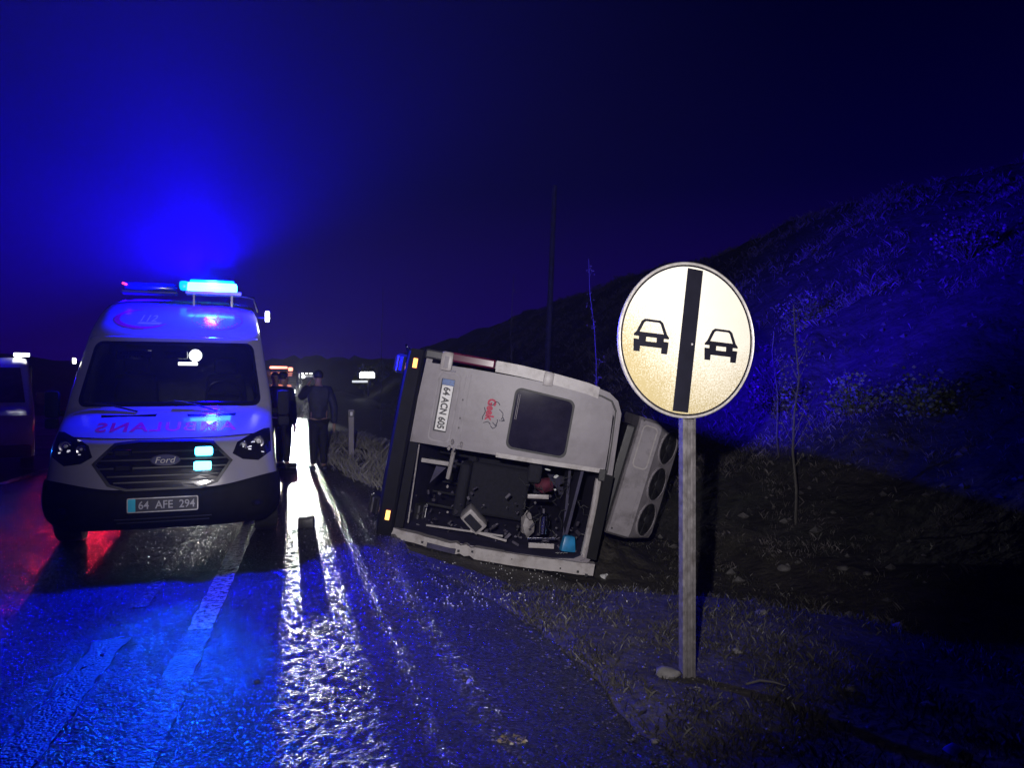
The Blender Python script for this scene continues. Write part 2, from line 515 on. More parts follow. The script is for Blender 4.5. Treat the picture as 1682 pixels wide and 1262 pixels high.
def sign_face_mat():
    m = mat('sign_sheeting', (0.82, 0.79, 0.65), 0.45, var=0.02)
    t = m.node_tree
    b = t.nodes['Principled BSDF']
    src = b.inputs['Base Color'].links[0].from_socket
    co = t.nodes.new('ShaderNodeTexCoord')
    sp = t.nodes.new('ShaderNodeSeparateXYZ')
    t.links.new(co.outputs['Object'], sp.inputs[0])
    # aged, yellowed band of sheeting: lower and left part of the disc
    a1 = t.nodes.new('ShaderNodeMath'); a1.operation = 'MULTIPLY'; a1.inputs[1].default_value = 0.50
    t.links.new(sp.outputs['X'], a1.inputs[0])
    a2 = t.nodes.new('ShaderNodeMath'); a2.operation = 'ADD'
    t.links.new(a1.outputs[0], a2.inputs[0]); t.links.new(sp.outputs['Z'], a2.inputs[1])
    xx = t.nodes.new('ShaderNodeMath'); xx.operation = 'MULTIPLY'
    t.links.new(sp.outputs['X'], xx.inputs[0]); t.links.new(sp.outputs['X'], xx.inputs[1])
    xm = t.nodes.new('ShaderNodeMath'); xm.operation = 'MULTIPLY_ADD'; xm.inputs[1].default_value = -1.15
    t.links.new(xx.outputs[0], xm.inputs[0]); t.links.new(a2.outputs[0], xm.inputs[2])
    nz = t.nodes.new('ShaderNodeTexNoise'); nz.inputs['Scale'].default_value = 5; nz.inputs['Detail'].default_value = 4
    t.links.new(co.outputs['Object'], nz.inputs['Vector'])
    n4 = t.nodes.new('ShaderNodeTexNoise'); n4.inputs['Scale'].default_value = 130; n4.inputs['Detail'].default_value = 3
    t.links.new(co.outputs['Object'], n4.inputs['Vector'])
    a3 = t.nodes.new('ShaderNodeMath'); a3.operation = 'MULTIPLY_ADD'; a3.inputs[1].default_value = 0.22
    t.links.new(nz.outputs['Fac'], a3.inputs[0]); t.links.new(xm.outputs[0], a3.inputs[2])
    a4 = t.nodes.new('ShaderNodeMath'); a4.operation = 'MULTIPLY_ADD'; a4.inputs[1].default_value = 0.95
    t.links.new(n4.outputs['Fac'], a4.inputs[0]); t.links.new(a3.outputs[0], a4.inputs[2])
    mr = t.nodes.new('ShaderNodeMapRange')
    mr.inputs['From Min'].default_value = 0.60; mr.inputs['From Max'].default_value = 0.16
    mr.inputs['To Min'].default_value = 0; mr.inputs['To Max'].default_value = 1
    t.links.new(a4.outputs[0], mr.inputs[0])
    mx = t.nodes.new('ShaderNodeMixRGB')
    mx.inputs[2].default_value = (0.42, 0.35, 0.17, 1)
    t.links.new(mr.outputs[0], mx.inputs[0]); t.links.new(src, mx.inputs[1])
    t.links.new(mx.outputs[0], b.inputs['Base Color'])
    return m
M['sign_face'] = sign_face_mat()
M['sign_black'] = mat('sign_black_film', (0.007, 0.007, 0.014), 0.55, var=0.2, spec=0.3)

# ------------------------------------------------------------------ terrain
def sm(x, a, b):
    t = max(0.0, min(1.0, (x - a) / (b - a)))
    return t * t * (3 - 2 * t)
def edge_u(s):
    """where the asphalt ends"""
    base = 1.42 - 0.62 * sm(s, 3.6, 7.6) - 0.75 * sm(s, 11, 15)
    return base + 0.07 * noise.noise(Vector((s * 1.7, 3.1, 0))) + 0.05 * noise.noise(Vector((s * 6.1, 9.1, 0)))
def ground_z(u, s):
    e_ = edge_u(s)
    if u < e_ - 0.15 and u > -13:
        return -0.035
    if u < -13:
        k = -13 - u
        return -0.035 - 0.25 * sm(k, 0, 3) + 0.16 * noise.noise(Vector((u * 0.2, s * 0.2, 5))) * sm(k, 0, 5) + 13.5 * sm(k, 20, 75) * (0.75 + 0.25 * noise.noise(Vector((s * 0.02, 1, 1))))
    t = u - (e_ - 0.15)
    z = -0.035 + 0.045 * sm(t, 0, 0.3)
    # ditch
    near = 1 - sm(s, 4.3, 7.0)
    start = 0.1 + 1.6 * near
    z -= (0.48 - 0.05 * near) * sm(t, start - 0.25, start + 2.3) * (1 - 0.5 * sm(s, 18, 40))
    w = sm(s, 4.9, 6.9) * (1 - sm(s, 10.5, 13))
    if w > 0 and u < 4.8:
        zp = max(-0.56, -0.075 - 0.222 * (u - 0.72))
        z = z * (1 - w) + min(z, zp) * w
    # spoil heap beside the marker post
    z += 0.34 * math.exp(-(((u - 1.15) / 0.75) ** 2)) * sm(s, 12.5, 14.5) * (1 - sm(s, 19, 26))
    # cut bank
    k = u - 4.7 - 0.6 * noise.noise(Vector((s * 0.13, 0, 2)))
    if k > 0:
        z += 6.9 * (sm(k, -1.2, 13.0) - sm(0, -1.2, 13.0)) / (1 - sm(0, -1.2, 13.0)) + 0.05 * k
        z += 0.55 * noise.fractal(Vector((u * 0.35, s * 0.35, 1)), 1.0, 2.0, 4) * sm(k, 0, 3)
        z += 2.0 * sm(k, 16, 60)
    z += 0.03 * noise.fractal(Vector((u * 1.7, s * 1.7, 4)), 1.0, 2.0, 3) * sm(t, 0.1, 0.6)
    return z

def grid_obj(name, us, ss, fn, mt, parent=None):
    nu, ns = len(us), len(ss)
    v = [W(u, s, fn(u, s)) for s in ss for u in us]
    f = [(j * nu + i, j * nu + i + 1, (j + 1) * nu + i + 1, (j + 1) * nu + i) for j in range(ns - 1) for i in range(nu - 1)]
    me = bpy.data.meshes.new(name)
    me.from_pydata(v, [], f)
    me.materials.append(mt)
    me.shade_smooth()
    o = bpy.data.objects.new(name, me)
    COL.objects.link(o)
    return o
def spaced(a, b, lo, hi):
    out = [a]; 
    while out[-1] < b:
        k = (out[-1] - a) / (b - a)
        out.append(out[-1] + lo + (hi - lo) * k)
    return out
us_v = [0.0 - 1.4, -1.0, -0.7] + [x for x in np.arange(-0.5, 4.6, 0.09)] + [x for x in np.arange(4.6, 22, 0.33)] + [x for x in spaced(22, 260, 1, 20)]
ss_v = [x for x in spaced(-12, 1.5, 1.0, 1.0)][:-1] + [x for x in np.arange(1.6, 16, 0.12)] + [x for x in spaced(16, 330, 0.3, 14)]
verge = grid_obj('verge', us_v, ss_v, ground_z, M['soil'])
tag(verge, kind='structure')
# the hillside gets its own material by face, same continuous sheet of ground
verge.data.materials.append(M['hill'])
nu = len(us_v)
for p in verge.data.polygons:
    if us_v[p.index % (nu - 1)] > 5.0: p.material_index = 1
far = grid_obj('ground', [x for x in spaced(-13.02, 14, 27, 27)][:1] + [-1.3], [-12, 330], lambda u, s: -0.04, M['soil'])
tag(far, kind='structure')
us_f = [-300, -240, -190, -150, -130, -115, -100, -90, -80, -72, -64, -56, -50, -44, -39, -35, -30, -25, -20, -16.5, -15, -14, -13.02]
leftf = grid_obj('field', us_f, [x for x in spaced(-12, 330, 3, 16)], ground_z, M['farhill'])
tag(leftf, kind='structure')
# far ridge closing the view at the road's end
def ridge(name, pts, depth, mt):
    mb = MB()
    rows = []
    n = len(pts)
    v = []
    for i, (px, py) in enumerate(pts):
        top = at(px, py, depth)
        jig = 1.2 * noise.noise(Vector((px * 0.09, 2, 0))) + 0.6 * noise.noise(Vector((px * 0.4, 5, 0)))
        back = Vector((top.x * 1.5, top.y + 140, top.z - 3))
        mid = Vector((top.x, top.y, top.z + jig))
        low = Vector((top.x * 0.93, top.y - 22, -0.5))
        v += [low, (low + mid) / 2 + Vector((0, -2, 1.0)), mid, back, Vector((back.x, back.y + 20, -0.5))]
    f = [(i * 5 + k, i * 5 + k + 1, (i + 1) * 5 + k + 1, (i + 1) * 5 + k) for i in range(n - 1) for k in range(4)]
    mb.add(v, f)
    o = mb.build(name, mt, smooth=60)
    tag(o, kind='structure')
    return o
ridge('hills', [(x, 600 - 14 * math.sin((x - 380) / 90.0) - 18 * sm(x, 560, 760)) for x in range(330, 800, 9)], 190, M['farhill'])

# road: close to the camera the aggregate of the asphalt is real relief, beyond it the material carries on
def rough_patch(rows_s, cols_of, amp, name_seed):
    rng = np.random.default_rng(name_seed)
    S_ = np.array(rows_s); C_ = np.array([cols_of(s) for s in rows_s])
    h = rng.normal(0, 1, C_.shape)
    h = (h + 0.5 * np.roll(h, 1, 0) + 0.5 * np.roll(h, 1, 1) + 0.35 * np.roll(h, -1, 0)) / 1.35
    low = rng.normal(0, 1, (C_.shape[0] // 9 + 2, C_.shape[1] // 9 + 2))
    low = np.repeat(np.repeat(low, 9, 0), 9, 1)[:C_.shape[0], :C_.shape[1]]
    for _ in range(6): low = (low + np.roll(low, 1, 0) + np.roll(low, 2, 1) + np.roll(low, -2, 0) + np.roll(low, -1, 1)) / 5
    Z = amp * h + amp * 0.5 * low
    if amp:
        Z = np.clip(Z, -0.010, 0.0034)
        Z[0] = Z[-1] = 0; Z[:, 0] = 0
    Z[:, -1] = -0.022
    X = C_ * NX + S_[:, None] * DX; Y = C_ * NY + S_[:, None] * DY
    return np.stack([X, Y, Z], -1).reshape(-1, 3), C_.shape
cols = [-13.0, -9, -6, -4, -3, -2, -1.2, -0.5, 0.2, 0.7]
def coarse(s):
    e_ = edge_u(s)
    if e_ < 0.9: return [min(c, e_ - 0.2 - 0.01 * (len(cols) - i)) for i, c in enumerate(cols)] + [e_ - 0.12, e_]
    return cols + [min(e_ - 0.12, 5), e_]
fine_n = 400
def fine(s):
    e_ = edge_u(s)
    return [-13.0, -9, -6, -4.5] + list(np.linspace(-4.0, e_ - 0.02, fine_n)) + [e_]
fr_ = [1.5]
while fr_[-1] < 15.2: fr_.append(fr_[-1] + 0.013 + 0.0032 * (fr_[-1] - 1.5))
fr_.append(15.3)
blocks = [rough_patch(list(np.arange(-12, 1.5, 0.6)) + [1.5], coarse, 0.0, 1), rough_patch(fr_, fine, 0.0019, 2), rough_patch([x for x in spaced(15.3, 325, 0.4, 12)], coarse, 0.0, 3)]
v = []; f = []
for P_, (nr, nc_) in blocks:
    b = len(v); v += P_.tolist()
    f += [(b + j * nc_ + i, b + j * nc_ + i + 1, b + (j + 1) * nc_ + i + 1, b + (j + 1) * nc_ + i) for j in range(nr - 1) for i in range(nc_ - 1)]
me = bpy.data.meshes.new('road'); me.from_pydata(v, [], f); me.materials.append(M['asphalt']); me.shade_smooth()
road = bpy.data.objects.new('road', me); COL.objects.link(road)
tag(road, kind='structure')

def strip(name, u0, u1, s0, s1, mt, z=0.0055, step=0.02, rag=0.012, k=8):
    rg_ = random.Random(int(abs(u0) * 1000 + s1)); v = []
    ss = [s0]
    while ss[-1] < s1: ss.append(ss[-1] + (step + 0.004 * max(0, ss[-1] - s0)) if ss[-1] < 15 else ss[-1] + 1.5)
    for s in ss:
        a = rag * noise.noise(Vector((s * 5, u0, 1))); b = rag * noise.noise(Vector((s * 5, u1, 7)))
        for q in range(k + 1):
            t = q / k
            v.append(W((u0 + a) * (1 - t) + (u1 + b) * t, s, z + (rg_.gauss(0, 0.0012) if s < 15 else 0)))
    m_ = k + 1
    o = MB().add(v, [(j * m_ + i, j * m_ + i + 1, (j + 1) * m_ + i + 1, (j + 1) * m_ + i) for j in range(len(ss) - 1) for i in range(k)]).build(name, mt, smooth=180)
    return tag(o, kind='structure')
strip('edge_line', -0.78, -0.63, 5.0, 120, M['road_paint'])
strip('edge_line', -0.78, -0.63, 1.6, 4.99, M['worn_dim_paint'])  # near stretch coloured dimmer, for the reflection it doesn't catch
strip('lane_line', -1.24, -1.13, 5.6, 30, M['worn_dim_paint'])
strip('road_seam', -1.27, -1.10, -2, 4.9, M['tar'], rag=0.03, z=0.0042)
for k_ in range(9):
    strip('centre_line', -4.75, -4.6, 4 + k_ * 9.0, 7 + k_ * 9.0, M['road_paint'])

# ------------------------------------------------------------------ grass, twigs, gravel (uncountable)
def blades(name, mt, spots, label, hmin, hmax, wid, per=5, lean=0.5, seed=1):
    rg = random.Random(seed)
    v, f = [], []
    for (u, s, k) in spots:
        z = ground_z(u, s) - 0.01
        for q in range(per):
            a = rg.uniform(0, 6.28); h = rg.uniform(hmin, hmax) * k
            ou, os_ = u + rg.gauss(0, 0.03 * k + 0.02), s + rg.gauss(0, 0.03 * k + 0.02)
            p = W(ou, os_, z)
            dx, dy = math.cos(a) * wid * 0.5 * k, math.sin(a) * wid * 0.5 * k
            l = rg.uniform(0, lean) * h; b = rg.uniform(0, 6.28)
            lx, ly = math.cos(b) * l, math.sin(b) * l
            n0 = len(v)
            v += [(p.x - dx, p.y - dy, p.z), (p.x + dx, p.y + dy, p.z),
                  (p.x + dx * 0.6 + lx * 0.45, p.y + dy * 0.6 + ly * 0.45, p.z + h * 0.6), (p.x + lx, p.y + ly, p.z + h * (1 - 0.25 * lean * rg.random()))]
            f += [(n0, n0 + 1, n0 + 2), (n0, n0 + 2, n0 + 3)]
    me = bpy.data.meshes.new(name)
    me.from_pydata(v, [], f)
    me.materials.append(mt)
    o = bpy.data.objects.new(name, me)
    COL.objects.link(o)
    return tag(o, label, 'grass', kind='stuff')
rg = random.Random(3)
def clump(u, s, th, sc_=1.0):
    return noise.fractal(Vector((u * 0.9 * sc_, s * 0.9 * sc_, 11)), 1.0, 2.0, 3) > th
near = []
while len(near) < 9000:
    s = 1.6 + 7.5 * rg.random() ** 1.2; u = edge_u(s) + 0.02 + 4.2 * rg.random() ** 1.3
    if u < 3.4 and 6.6 < s < 13.5: continue
    if clump(u, s, -0.05, 1.5) or rg.random() < 0.15: near.append((u, s, rg.uniform(0.5, 1.1)))
blades('short_grass', M['grass'], near, 'short wet grass and weeds covering the dark verge by the signpost', 0.02, 0.075, 0.006, 5, 0.9, 5)
mound = []
while len(mound) < 5200:
    s = 11.5 + 13 * rg.random(); u = edge_u(s) + 3.3 * rg.random()
    if clump(u, s, -0.15): mound.append((u, s, rg.uniform(0.7, 1.5)))
blades('dry_grass', M['headlit_grass'], mound, 'dry grass on the heap behind the marker post, coloured pale for the headlight on it', 0.05, 0.22, 0.010, 4, 0.9, 6)
bank = []
while len(bank) < 46000:
    s = 3 + 55 * rg.random() ** 1.25; u = 4.3 + 16 * rg.random()
    if clump(u, s, 0.05, 0.55) or rg.random() < 0.12: bank.append((u, s, rg.uniform(0.6, 1.9) * (0.42 + 0.58 * sm(s, 7, 16))))
blades('hillside_grass', M['grass_dry'], bank, 'rough dry grass and scrub covering the hillside cutting', 0.03, 0.15, 0.009, 5, 1.0, 8)

def scatter_bits(name, mt, spots, label, rmin, rmax, seed):
    rg = random.Random(seed); v, f = [], []
    for (u, s) in spots:
        r = rmin + (rmax - rmin) * rg.random() ** 3
        z = (ground_z(u, s) if u > edge_u(s) else 0.0) + r * 0.25
        p = W(u, s, z); n0 = len(v)
        a = rg.uniform(0, 6.28)
        for (x, y, zz) in ((1, 0, 0), (0, 1, 0.1), (-1, 0.1, 0), (0.1, -1, 0.05), (0, 0, 0.8), (0, 0, -0.6)):
            x *= rg.uniform(0.6, 1.2); y *= rg.uniform(0.6, 1.2)
            v.append((p.x + r * (x * math.cos(a) - y * math.sin(a)), p.y + r * (x * math.sin(a) + y * math.cos(a)), p.z + r * zz * 0.8))
        f += [(n0 + i, n0 + (i + 1) % 4, n0 + 4) for i in range(4)] + [(n0 + (i + 1) % 4, n0 + i, n0 + 5) for i in range(4)]
    me = bpy.data.meshes.new(name)
    me.from_pydata(v, [], f); me.materials.append(mt)
    o = bpy.data.objects.new(name, me); COL.objects.link(o)
    return tag(o, label, 'gravel', kind='stuff')
gr = []
while len(gr) < 9000:
    s = 1.7 + 13 * rg.random() ** 1.3
    u = edge_u(s) + abs(rg.gauss(0, 0.8)) - 0.15 if rg.random() < 0.72 else edge_u(s) - abs(rg.gauss(0, 0.75))
    gr.append((u, s))
scatter_bits('gravel', M['grit'], gr, 'loose gravel and grit spread along the ragged asphalt edge', 0.003, 0.013, 4)
hr = [(4.0 + 15 * rg.random(), 3 + 40 * rg.random()) for _ in range(5200)]
scatter_bits('scree', M['rock'], hr, 'small broken rock scattered over the hillside cutting', 0.012, 0.085, 9)

# countable stones
def on_ground(px, py):
    """walk the ray of a pixel of the photo down to the ground"""
    for i in range(20, 600):
        d = i * 0.05
        p = at(px, py, d)
        u, s = US(p.x, p.y)
        g = ground_z(u, s) if u > edge_u(s) else 0.0
        if p.z <= g: return Vector((p.x, p.y, g)), u, s
    return p, u, s
stones = [((1288, 948), 0.060, 'pale cobble lying on the dark slope, largest of those right of the signpost'),
          ((1097, 1112), 0.055, 'grey stone half sunk in the verge just left of the foot of the signpost'),
          ((1250, 1012), 0.040, 'pale flat stone on the verge right of the signpost below the cobble'),
          ((1385, 938), 0.050, 'dim stone on the dark slope directly right of the pale cobble'),
          ((1425, 946), 0.038, 'outermost dim stone on the slope, farther out than the pale cobble'),
          ((1210, 1075), 0.030, 'small pebble on the verge a step right of the signpost foot'),
          ((1525, 1165), 0.030, 'lone small pale stone far out on the black verge'),
          ((422, 1122), 0.016, 'single dark pebble on the blue wet lane'),
          ((1076, 1226), 0.018, 'bright chip of stone sitting right at the asphalt edge'),
          ((1395, 1135), 0.030, 'low stone in the short grass between the signpost and the lone pale stone')]
for i, ((px, py), r, lb) in enumerate(stones):
    p, u, s = on_ground(px, py)
    mb = MB().rock((0, 0, r * 0.25), r, i + 2, (1.1, 0.9, 0.65))
    o = mb.build('stone', M['rock'] if i != 7 else M['rubber'], smooth=50)
    o.location = p
    tag(o, lb, 'stone', 'loose stones on the verge')

# ------------------------------------------------------------------ no-overtaking-ends sign
SY = 3.9
spos = at(1125, 560, SY)
pb = at(1131, 1103, SY)
gz = ground_z(*US(pb.x, pb.y))
sign = empty('road_sign', (spos.x + 0.006, spos.y + 0.07, gz), A)      # local -Y faces back down the road
tag(sign, 'round white end of overtaking ban sign with two black cars on a grey post', 'road sign')
zc = spos.z - gz
RS = 0.405
roll = R(-5.0)
def S(a, b, d):           # sign face coordinates, rolled slightly
    x = a * math.cos(roll) - b * math.sin(roll); z = a * math.sin(roll) + b * math.cos(roll)
    return (x, -0.055 - d, z)
holder = empty('sign_plate', (0, 0, zc)); holder.parent = sign
# face disc
prof = [(0.001, 0), (RS - 0.012, 0), (RS - 0.012, 0.003), (0.001, 0.003)]
mb = MB().lathe([(RS - 0.010, -0.052), (RS - 0.010, -0.055)], axis='Y', n=96)
fd = mb.build('sheeting', M['sign_face'], holder)
# rolled rim
mb = MB(); n = 96; v = []; f = []
pr = [(RS - 0.013, -0.056), (RS - 0.012, -0.063), (RS - 0.006, -0.067), (RS, -0.063), (RS + 0.001, -0.050), (RS - 0.002, -0.040), (RS - 0.013, -0.044)]
for (r_, y_) in pr:
    for k in range(n):
        t = 2 * math.pi * k / n
        v.append((r_ * math.cos(t), y_, r_ * math.sin(t)))
for i in range(len(pr)):
    i2 = (i + 1) % len(pr)
    for k in range(n): f.append((i * n + k, i * n + (k + 1) % n, i2 * n + (k + 1) % n, i2 * n + k))
mb.add(v, f); mb.build('rim', M['galv_light'], holder, smooth=60)
# black border ring
def circ(r, n=96): return [(r * math.cos(2 * math.pi * k / n), r * math.sin(2 * math.pi * k / n)) for k in range(n)]
mb = MB(); ring(mb, circ(RS - 0.0135), circ(RS - 0.0225), (0, 0), S, 0.0015, 0.0005); mb.build('border_ring', M['sign_black'], holder)
# slash
wS = 0.046; hS = 0.373
sl = R(-2.0)
mb = MB().prism([(-wS, -hS), (wS, -hS), (wS, hS), (-wS, hS)], lambda a, b, d: S(a * math.cos(sl) - b * math.sin(sl) - 0.002, a * math.sin(sl) + b * math.cos(sl), d), 0.0005, 0.0018)
mb.build('slash_bar', M['sign_black'], holder)
# car symbols
def car_symbol(cx, cz, w):
    mb = MB(); q = w / 2
    def P(poly):
        mb.prism([(cx + a * q, cz + b * q * 0.92) for a, b in poly], S, 0.0005, 0.0019)
    P([(-0.86, 0.20), (-0.60, 0.80), (-0.46, 0.72), (-0.68, 0.20)])
    P([(0.86, 0.20), (0.68, 0.20), (0.46, 0.72), (0.60, 0.80)])
    P([(-0.60, 0.80), (-0.44, 0.92), (0.44, 0.92), (0.60, 0.80), (0.46, 0.72), (0.36, 0.79), (-0.36, 0.79), (-0.46, 0.72)])
    P([(-1.0, 0.04), (-0.86, 0.20), (0.86, 0.20), (1.0, 0.04), (0.98, -0.04), (-0.98, -0.04)])
    P([(-0.70, -0.04), (-0.30, -0.04), (-0.30, -0.28), (-0.70, -0.28)])
    P([(0.30, -0.04), (0.70, -0.04), (0.70, -0.28), (0.30, -0.28)])
    P([(-0.98, -0.20), (-0.70, -0.20), (-0.70, -0.28), (-0.98, -0.28)])
    P([(0.70, -0.20), (0.98, -0.20), (0.98, -0.28), (0.70, -0.28)])
    P([(-0.98, -0.28), (0.98, -0.28), (0.96, -0.56), (-0.96, -0.56)])
    P([(-0.96, -0.56), (-0.60, -0.56), (-0.60, -0.86), (-0.94, -0.86)])
    P([(0.60, -0.56), (0.96, -0.56), (0.94, -0.86), (0.60, -0.86)])
    return mb.build('car_symbol', M['sign_black'], holder)
car_symbol(-0.216, -0.004, 0.206)
car_symbol(0.202, -0.008, 0.206)
# bolts
mb = MB().lathe([(0.006, -0.0575), (0.006, -0.0535)], (0.022, 0, -0.02), 'Y', 10); mb.build('bolt', M['galv_light'], holder)
# post: channel section with lips
mb = MB()
prof = [(-0.037, 0.028), (-0.037, -0.018), (-0.026, -0.020), (-0.024, -0.004), (-0.010, -0.004), (-0.008, -0.016), (0.008, -0.016), (0.010, -0.004), (0.024, -0.004), (0.026, -0.020), (0.037, -0.018), (0.037, 0.028), (0.033, 0.028), (0.033, -0.001), (-0.033, -0.001), (-0.033, 0.028)]
v = []; 
for z in (-0.3, zc + 0.30):
    v += [(a, b, z) for a, b in prof]
n = len(prof)
f = [(i, (i + 1) % n, n + (i + 1) % n, n + i) for i in range(n)]
mb.add(v, f)
mb.build('post', M['galv'], sign)
for z in (zc - 0.2, zc + 0.18):
    mb = MB().box((0, -0.028, z), (0.30, 0.014, 0.035), bevel=0.003)
    mb.build('clamp', M['galv'], sign)
sign.location = (pb.x, pb.y + 0.02, gz)
# bring the disc over the post exactly where the photo has it
ml = Matrix.Rotation(-A, 3, 'Z') @ Vector((spos.x - pb.x, 0.0, 0))
holder.location.x = ml.x - 0.012
holder.rotation_euler.z = R(4.5)

# ------------------------------------------------------------------ ambulance
YAW = R(-20.0)
amb = empty('ambulance', (-3.14, 6.72, 0), -YAW)
tag(amb, 'white ambulance with lit blue beacons facing along the wet road', 'ambulance')
LV = [  # z, front y, half width, roundness of the plan
    (0.22, 0.16, 0.86, 0.30), (0.26, 0.07, 0.93, 0.32), (0.34, 0.01, 0.985, 0.34), (0.48, -0.02, 1.01, 0.36), (0.63, -0.01, 1.0, 0.36),
    (0.80, 0.02, 0.975, 0.36), (0.94, 0.06, 0.965, 0.36), (1.01, 0.12, 0.96, 0.35), (1.07, 0.24, 0.96, 0.33), (1.14, 0.42, 0.965, 0.30),
    (1.22, 0.64, 0.965, 0.26), (1.28, 0.80, 0.97, 0.22), (1.45, 0.95, 0.955, 0.20), (1.75, 1.23, 0.915, 0.18), (2.06, 1.50, 0.875, 0.17),
    (2.16, 1.62, 0.86, 0.18), (2.34, 1.92, 0.835, 0.22), (2.48, 2.22, 0.80, 0.28), (2.55, 2.50, 0.75, 0.34), (2.585, 2.9, 0.66, 0.4)]
ZF = sorted(set([round(0.22 + 0.04 * i, 3) for i in range(60) if 0.22 + 0.04 * i < 2.585] + [0.22, 1.30, 2.02, 2.585]))
_z = np.array([l[0] for l in LV])
def lv(z):
    return [float(np.interp(z, _z, [l[k] for l in LV])) for k in (1, 2, 3)]
def lvs(z):     # lightly smoothed
    a = [lv(z + d) for d in (-0.03, 0, 0.03)]
    return [sum(q[k] for q in a) / 3 for k in range(3)]
def surf(x, z, d=0.0):
    y, hw, kk = lvs(max(0.22, min(2.585, z)))
    t = min(0.9999, abs(x) / hw)
    return (x, y + kk * (1 - math.sqrt(max(0, 1 - t ** 4))) - d, z)
TS = [0, 0.12, 0.24, 0.36, 0.48, 0.58, 0.67, 0.75, 0.82, 0.88, 0.925, 0.955, 0.975, 0.99, 1.0]
def body_rows(z):
    y, hw, kk = lvs(z)
    row = []
    for t in [-q for q in TS[::-1]] + TS[1:]:
        row.append((t * hw, y + kk * (1 - math.sqrt(max(0, 1 - abs(t) ** 4))), z))
    L_ = [(-hw, 1.2 + y * 0.4 + q, z) for q in (0.6, 1.6, 2.8, 4.2)]
    row = [(-hw * 0.98, 5.75, z)] + L_[::-1] + row + [(-a, b, c) for a, b, c in L_] + [(hw * 0.98, 5.75, z)]
    return row
rows = [body_rows(z) for z in ZF]
nc = len(rows[0]); v = [p for r_ in rows for p in r_]; f = []
for j in range(len(ZF) - 1):
    for i in range(nc):
        i2 = (i + 1) % nc
        x0 = rows[j][i][0] / lvs(ZF[j])[1]; x1 = rows[j][i2][0] / lvs(ZF[j])[1]
        front = 5 <= i < nc - 6
        if front and ZF[j] >= 1.295 and ZF[j + 1] <= 2.025 and abs(x0) < 0.93 and abs(x1) < 0.93: continue
        f.append((j * nc + i, j * nc + i2, (j + 1) * nc + i2, (j + 1) * nc + i))
f.append(tuple((len(ZF) - 1) * nc + i for i in range(nc)))
f.append(tuple(range(nc))[::-1])
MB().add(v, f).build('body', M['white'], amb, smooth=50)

def tz(t, z, d=0.0):      # windscreen coordinates: t across as a share of the width
    hw = lvs(z)[1]
    return surf(t * hw, z, d)
mb = MB()
ring(mb, rrect(-0.965, 0.965, 1.262, 2.055, 0.03, 2), rrect(-0.885, 0.885, 1.315, 1.995, 0.085, 6), (0, 1.65), tz, 0.006, 0.001, 4)
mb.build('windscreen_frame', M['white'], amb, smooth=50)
mb = MB()
ring(mb, rrect(-0.885, 0.885, 1.315, 1.995, 0.085, 6), rrect(-0.85, 0.85, 1.36, 1.965, 0.07, 6), (0, 1.65), tz, 0.0045, 0.0, 2)
mb.build('windscreen_seal', M['gloss_black'], amb, smooth=50)
mb = MB(); disc_patch(mb, rrect(-0.90, 0.90, 1.31, 2.0, 0.05, 6), tz, -0.002, -0.006, (0, 1.65), 9)
mb.build('windscreen', M['glass'], amb, smooth=60)
# cab interior
mb = MB().box((0, 1.30, 1.18), (1.72, 0.9, 0.16), bevel=0.04).box((0.42, 1.35, 1.29), (0.44, 0.4, 0.10), bevel=0.04).box((0, 1.45, 1.30), (0.34, 0.4, 0.12), bevel=0.03)
mb.build('dashboard', M['dash'], amb, smooth=50)
for sx_ in (-0.5, 0.48):
    mb = MB().box((sx_, 2.35, 1.35), (0.50, 0.18, 0.62), bevel=0.07, taper=0.86)
    st = mb.build('seat', M['seat_cloth'], amb, smooth=60)
    MB().box((sx_, 2.33, 1.76), (0.27, 0.12, 0.20), bevel=0.05).build('headrest', M['seat_cloth'], st, smooth=60)
mb = MB().box((0, 3.0, 1.5), (1.62, 0.03, 1.6))
mb.build('cab_partition', M['dash'], amb)
mb = MB()
for k in range(24):
    a = 2 * math.pi * k / 24; b = 2 * math.pi * (k + 1) / 24
    mb.tube([(0.47 + 0.19 * math.cos(a), 1.72 - 0.05 * math.sin(a), 1.42 + 0.15 * math.sin(a)), (0.47 + 0.19 * math.cos(b), 1.72 - 0.05 * math.sin(b), 1.42 + 0.15 * math.sin(b))], 0.014, 6, False)
mb.tube([(0.30, 1.72, 1.42), (0.64, 1.72, 1.42)], 0.016, 6)
mb.build('steering_wheel', M['black'], amb)
# cab roof lamp and its mirror housing
mb = MB().lathe([(0.001, 0), (0.062, 0.004), (0.068, 0.02), (0.06, 0.03)], (0.175, 1.66, 1.86), 'Y', 24)
mb.build('cab_lamp', M['white_on'], amb, smooth=40)
mb = MB().box((0.10, 1.64, 1.765), (0.20, 0.03, 0.035), bevel=0.008)
mb.build('cab_lamp_tray', M['white_on'], amb)
mb = MB().box((-0.02, 1.60, 1.86), (0.24, 0.05, 0.09), bevel=0.02)
mb.build('rear_view_mirror', M['gloss_black'], amb, smooth=50)
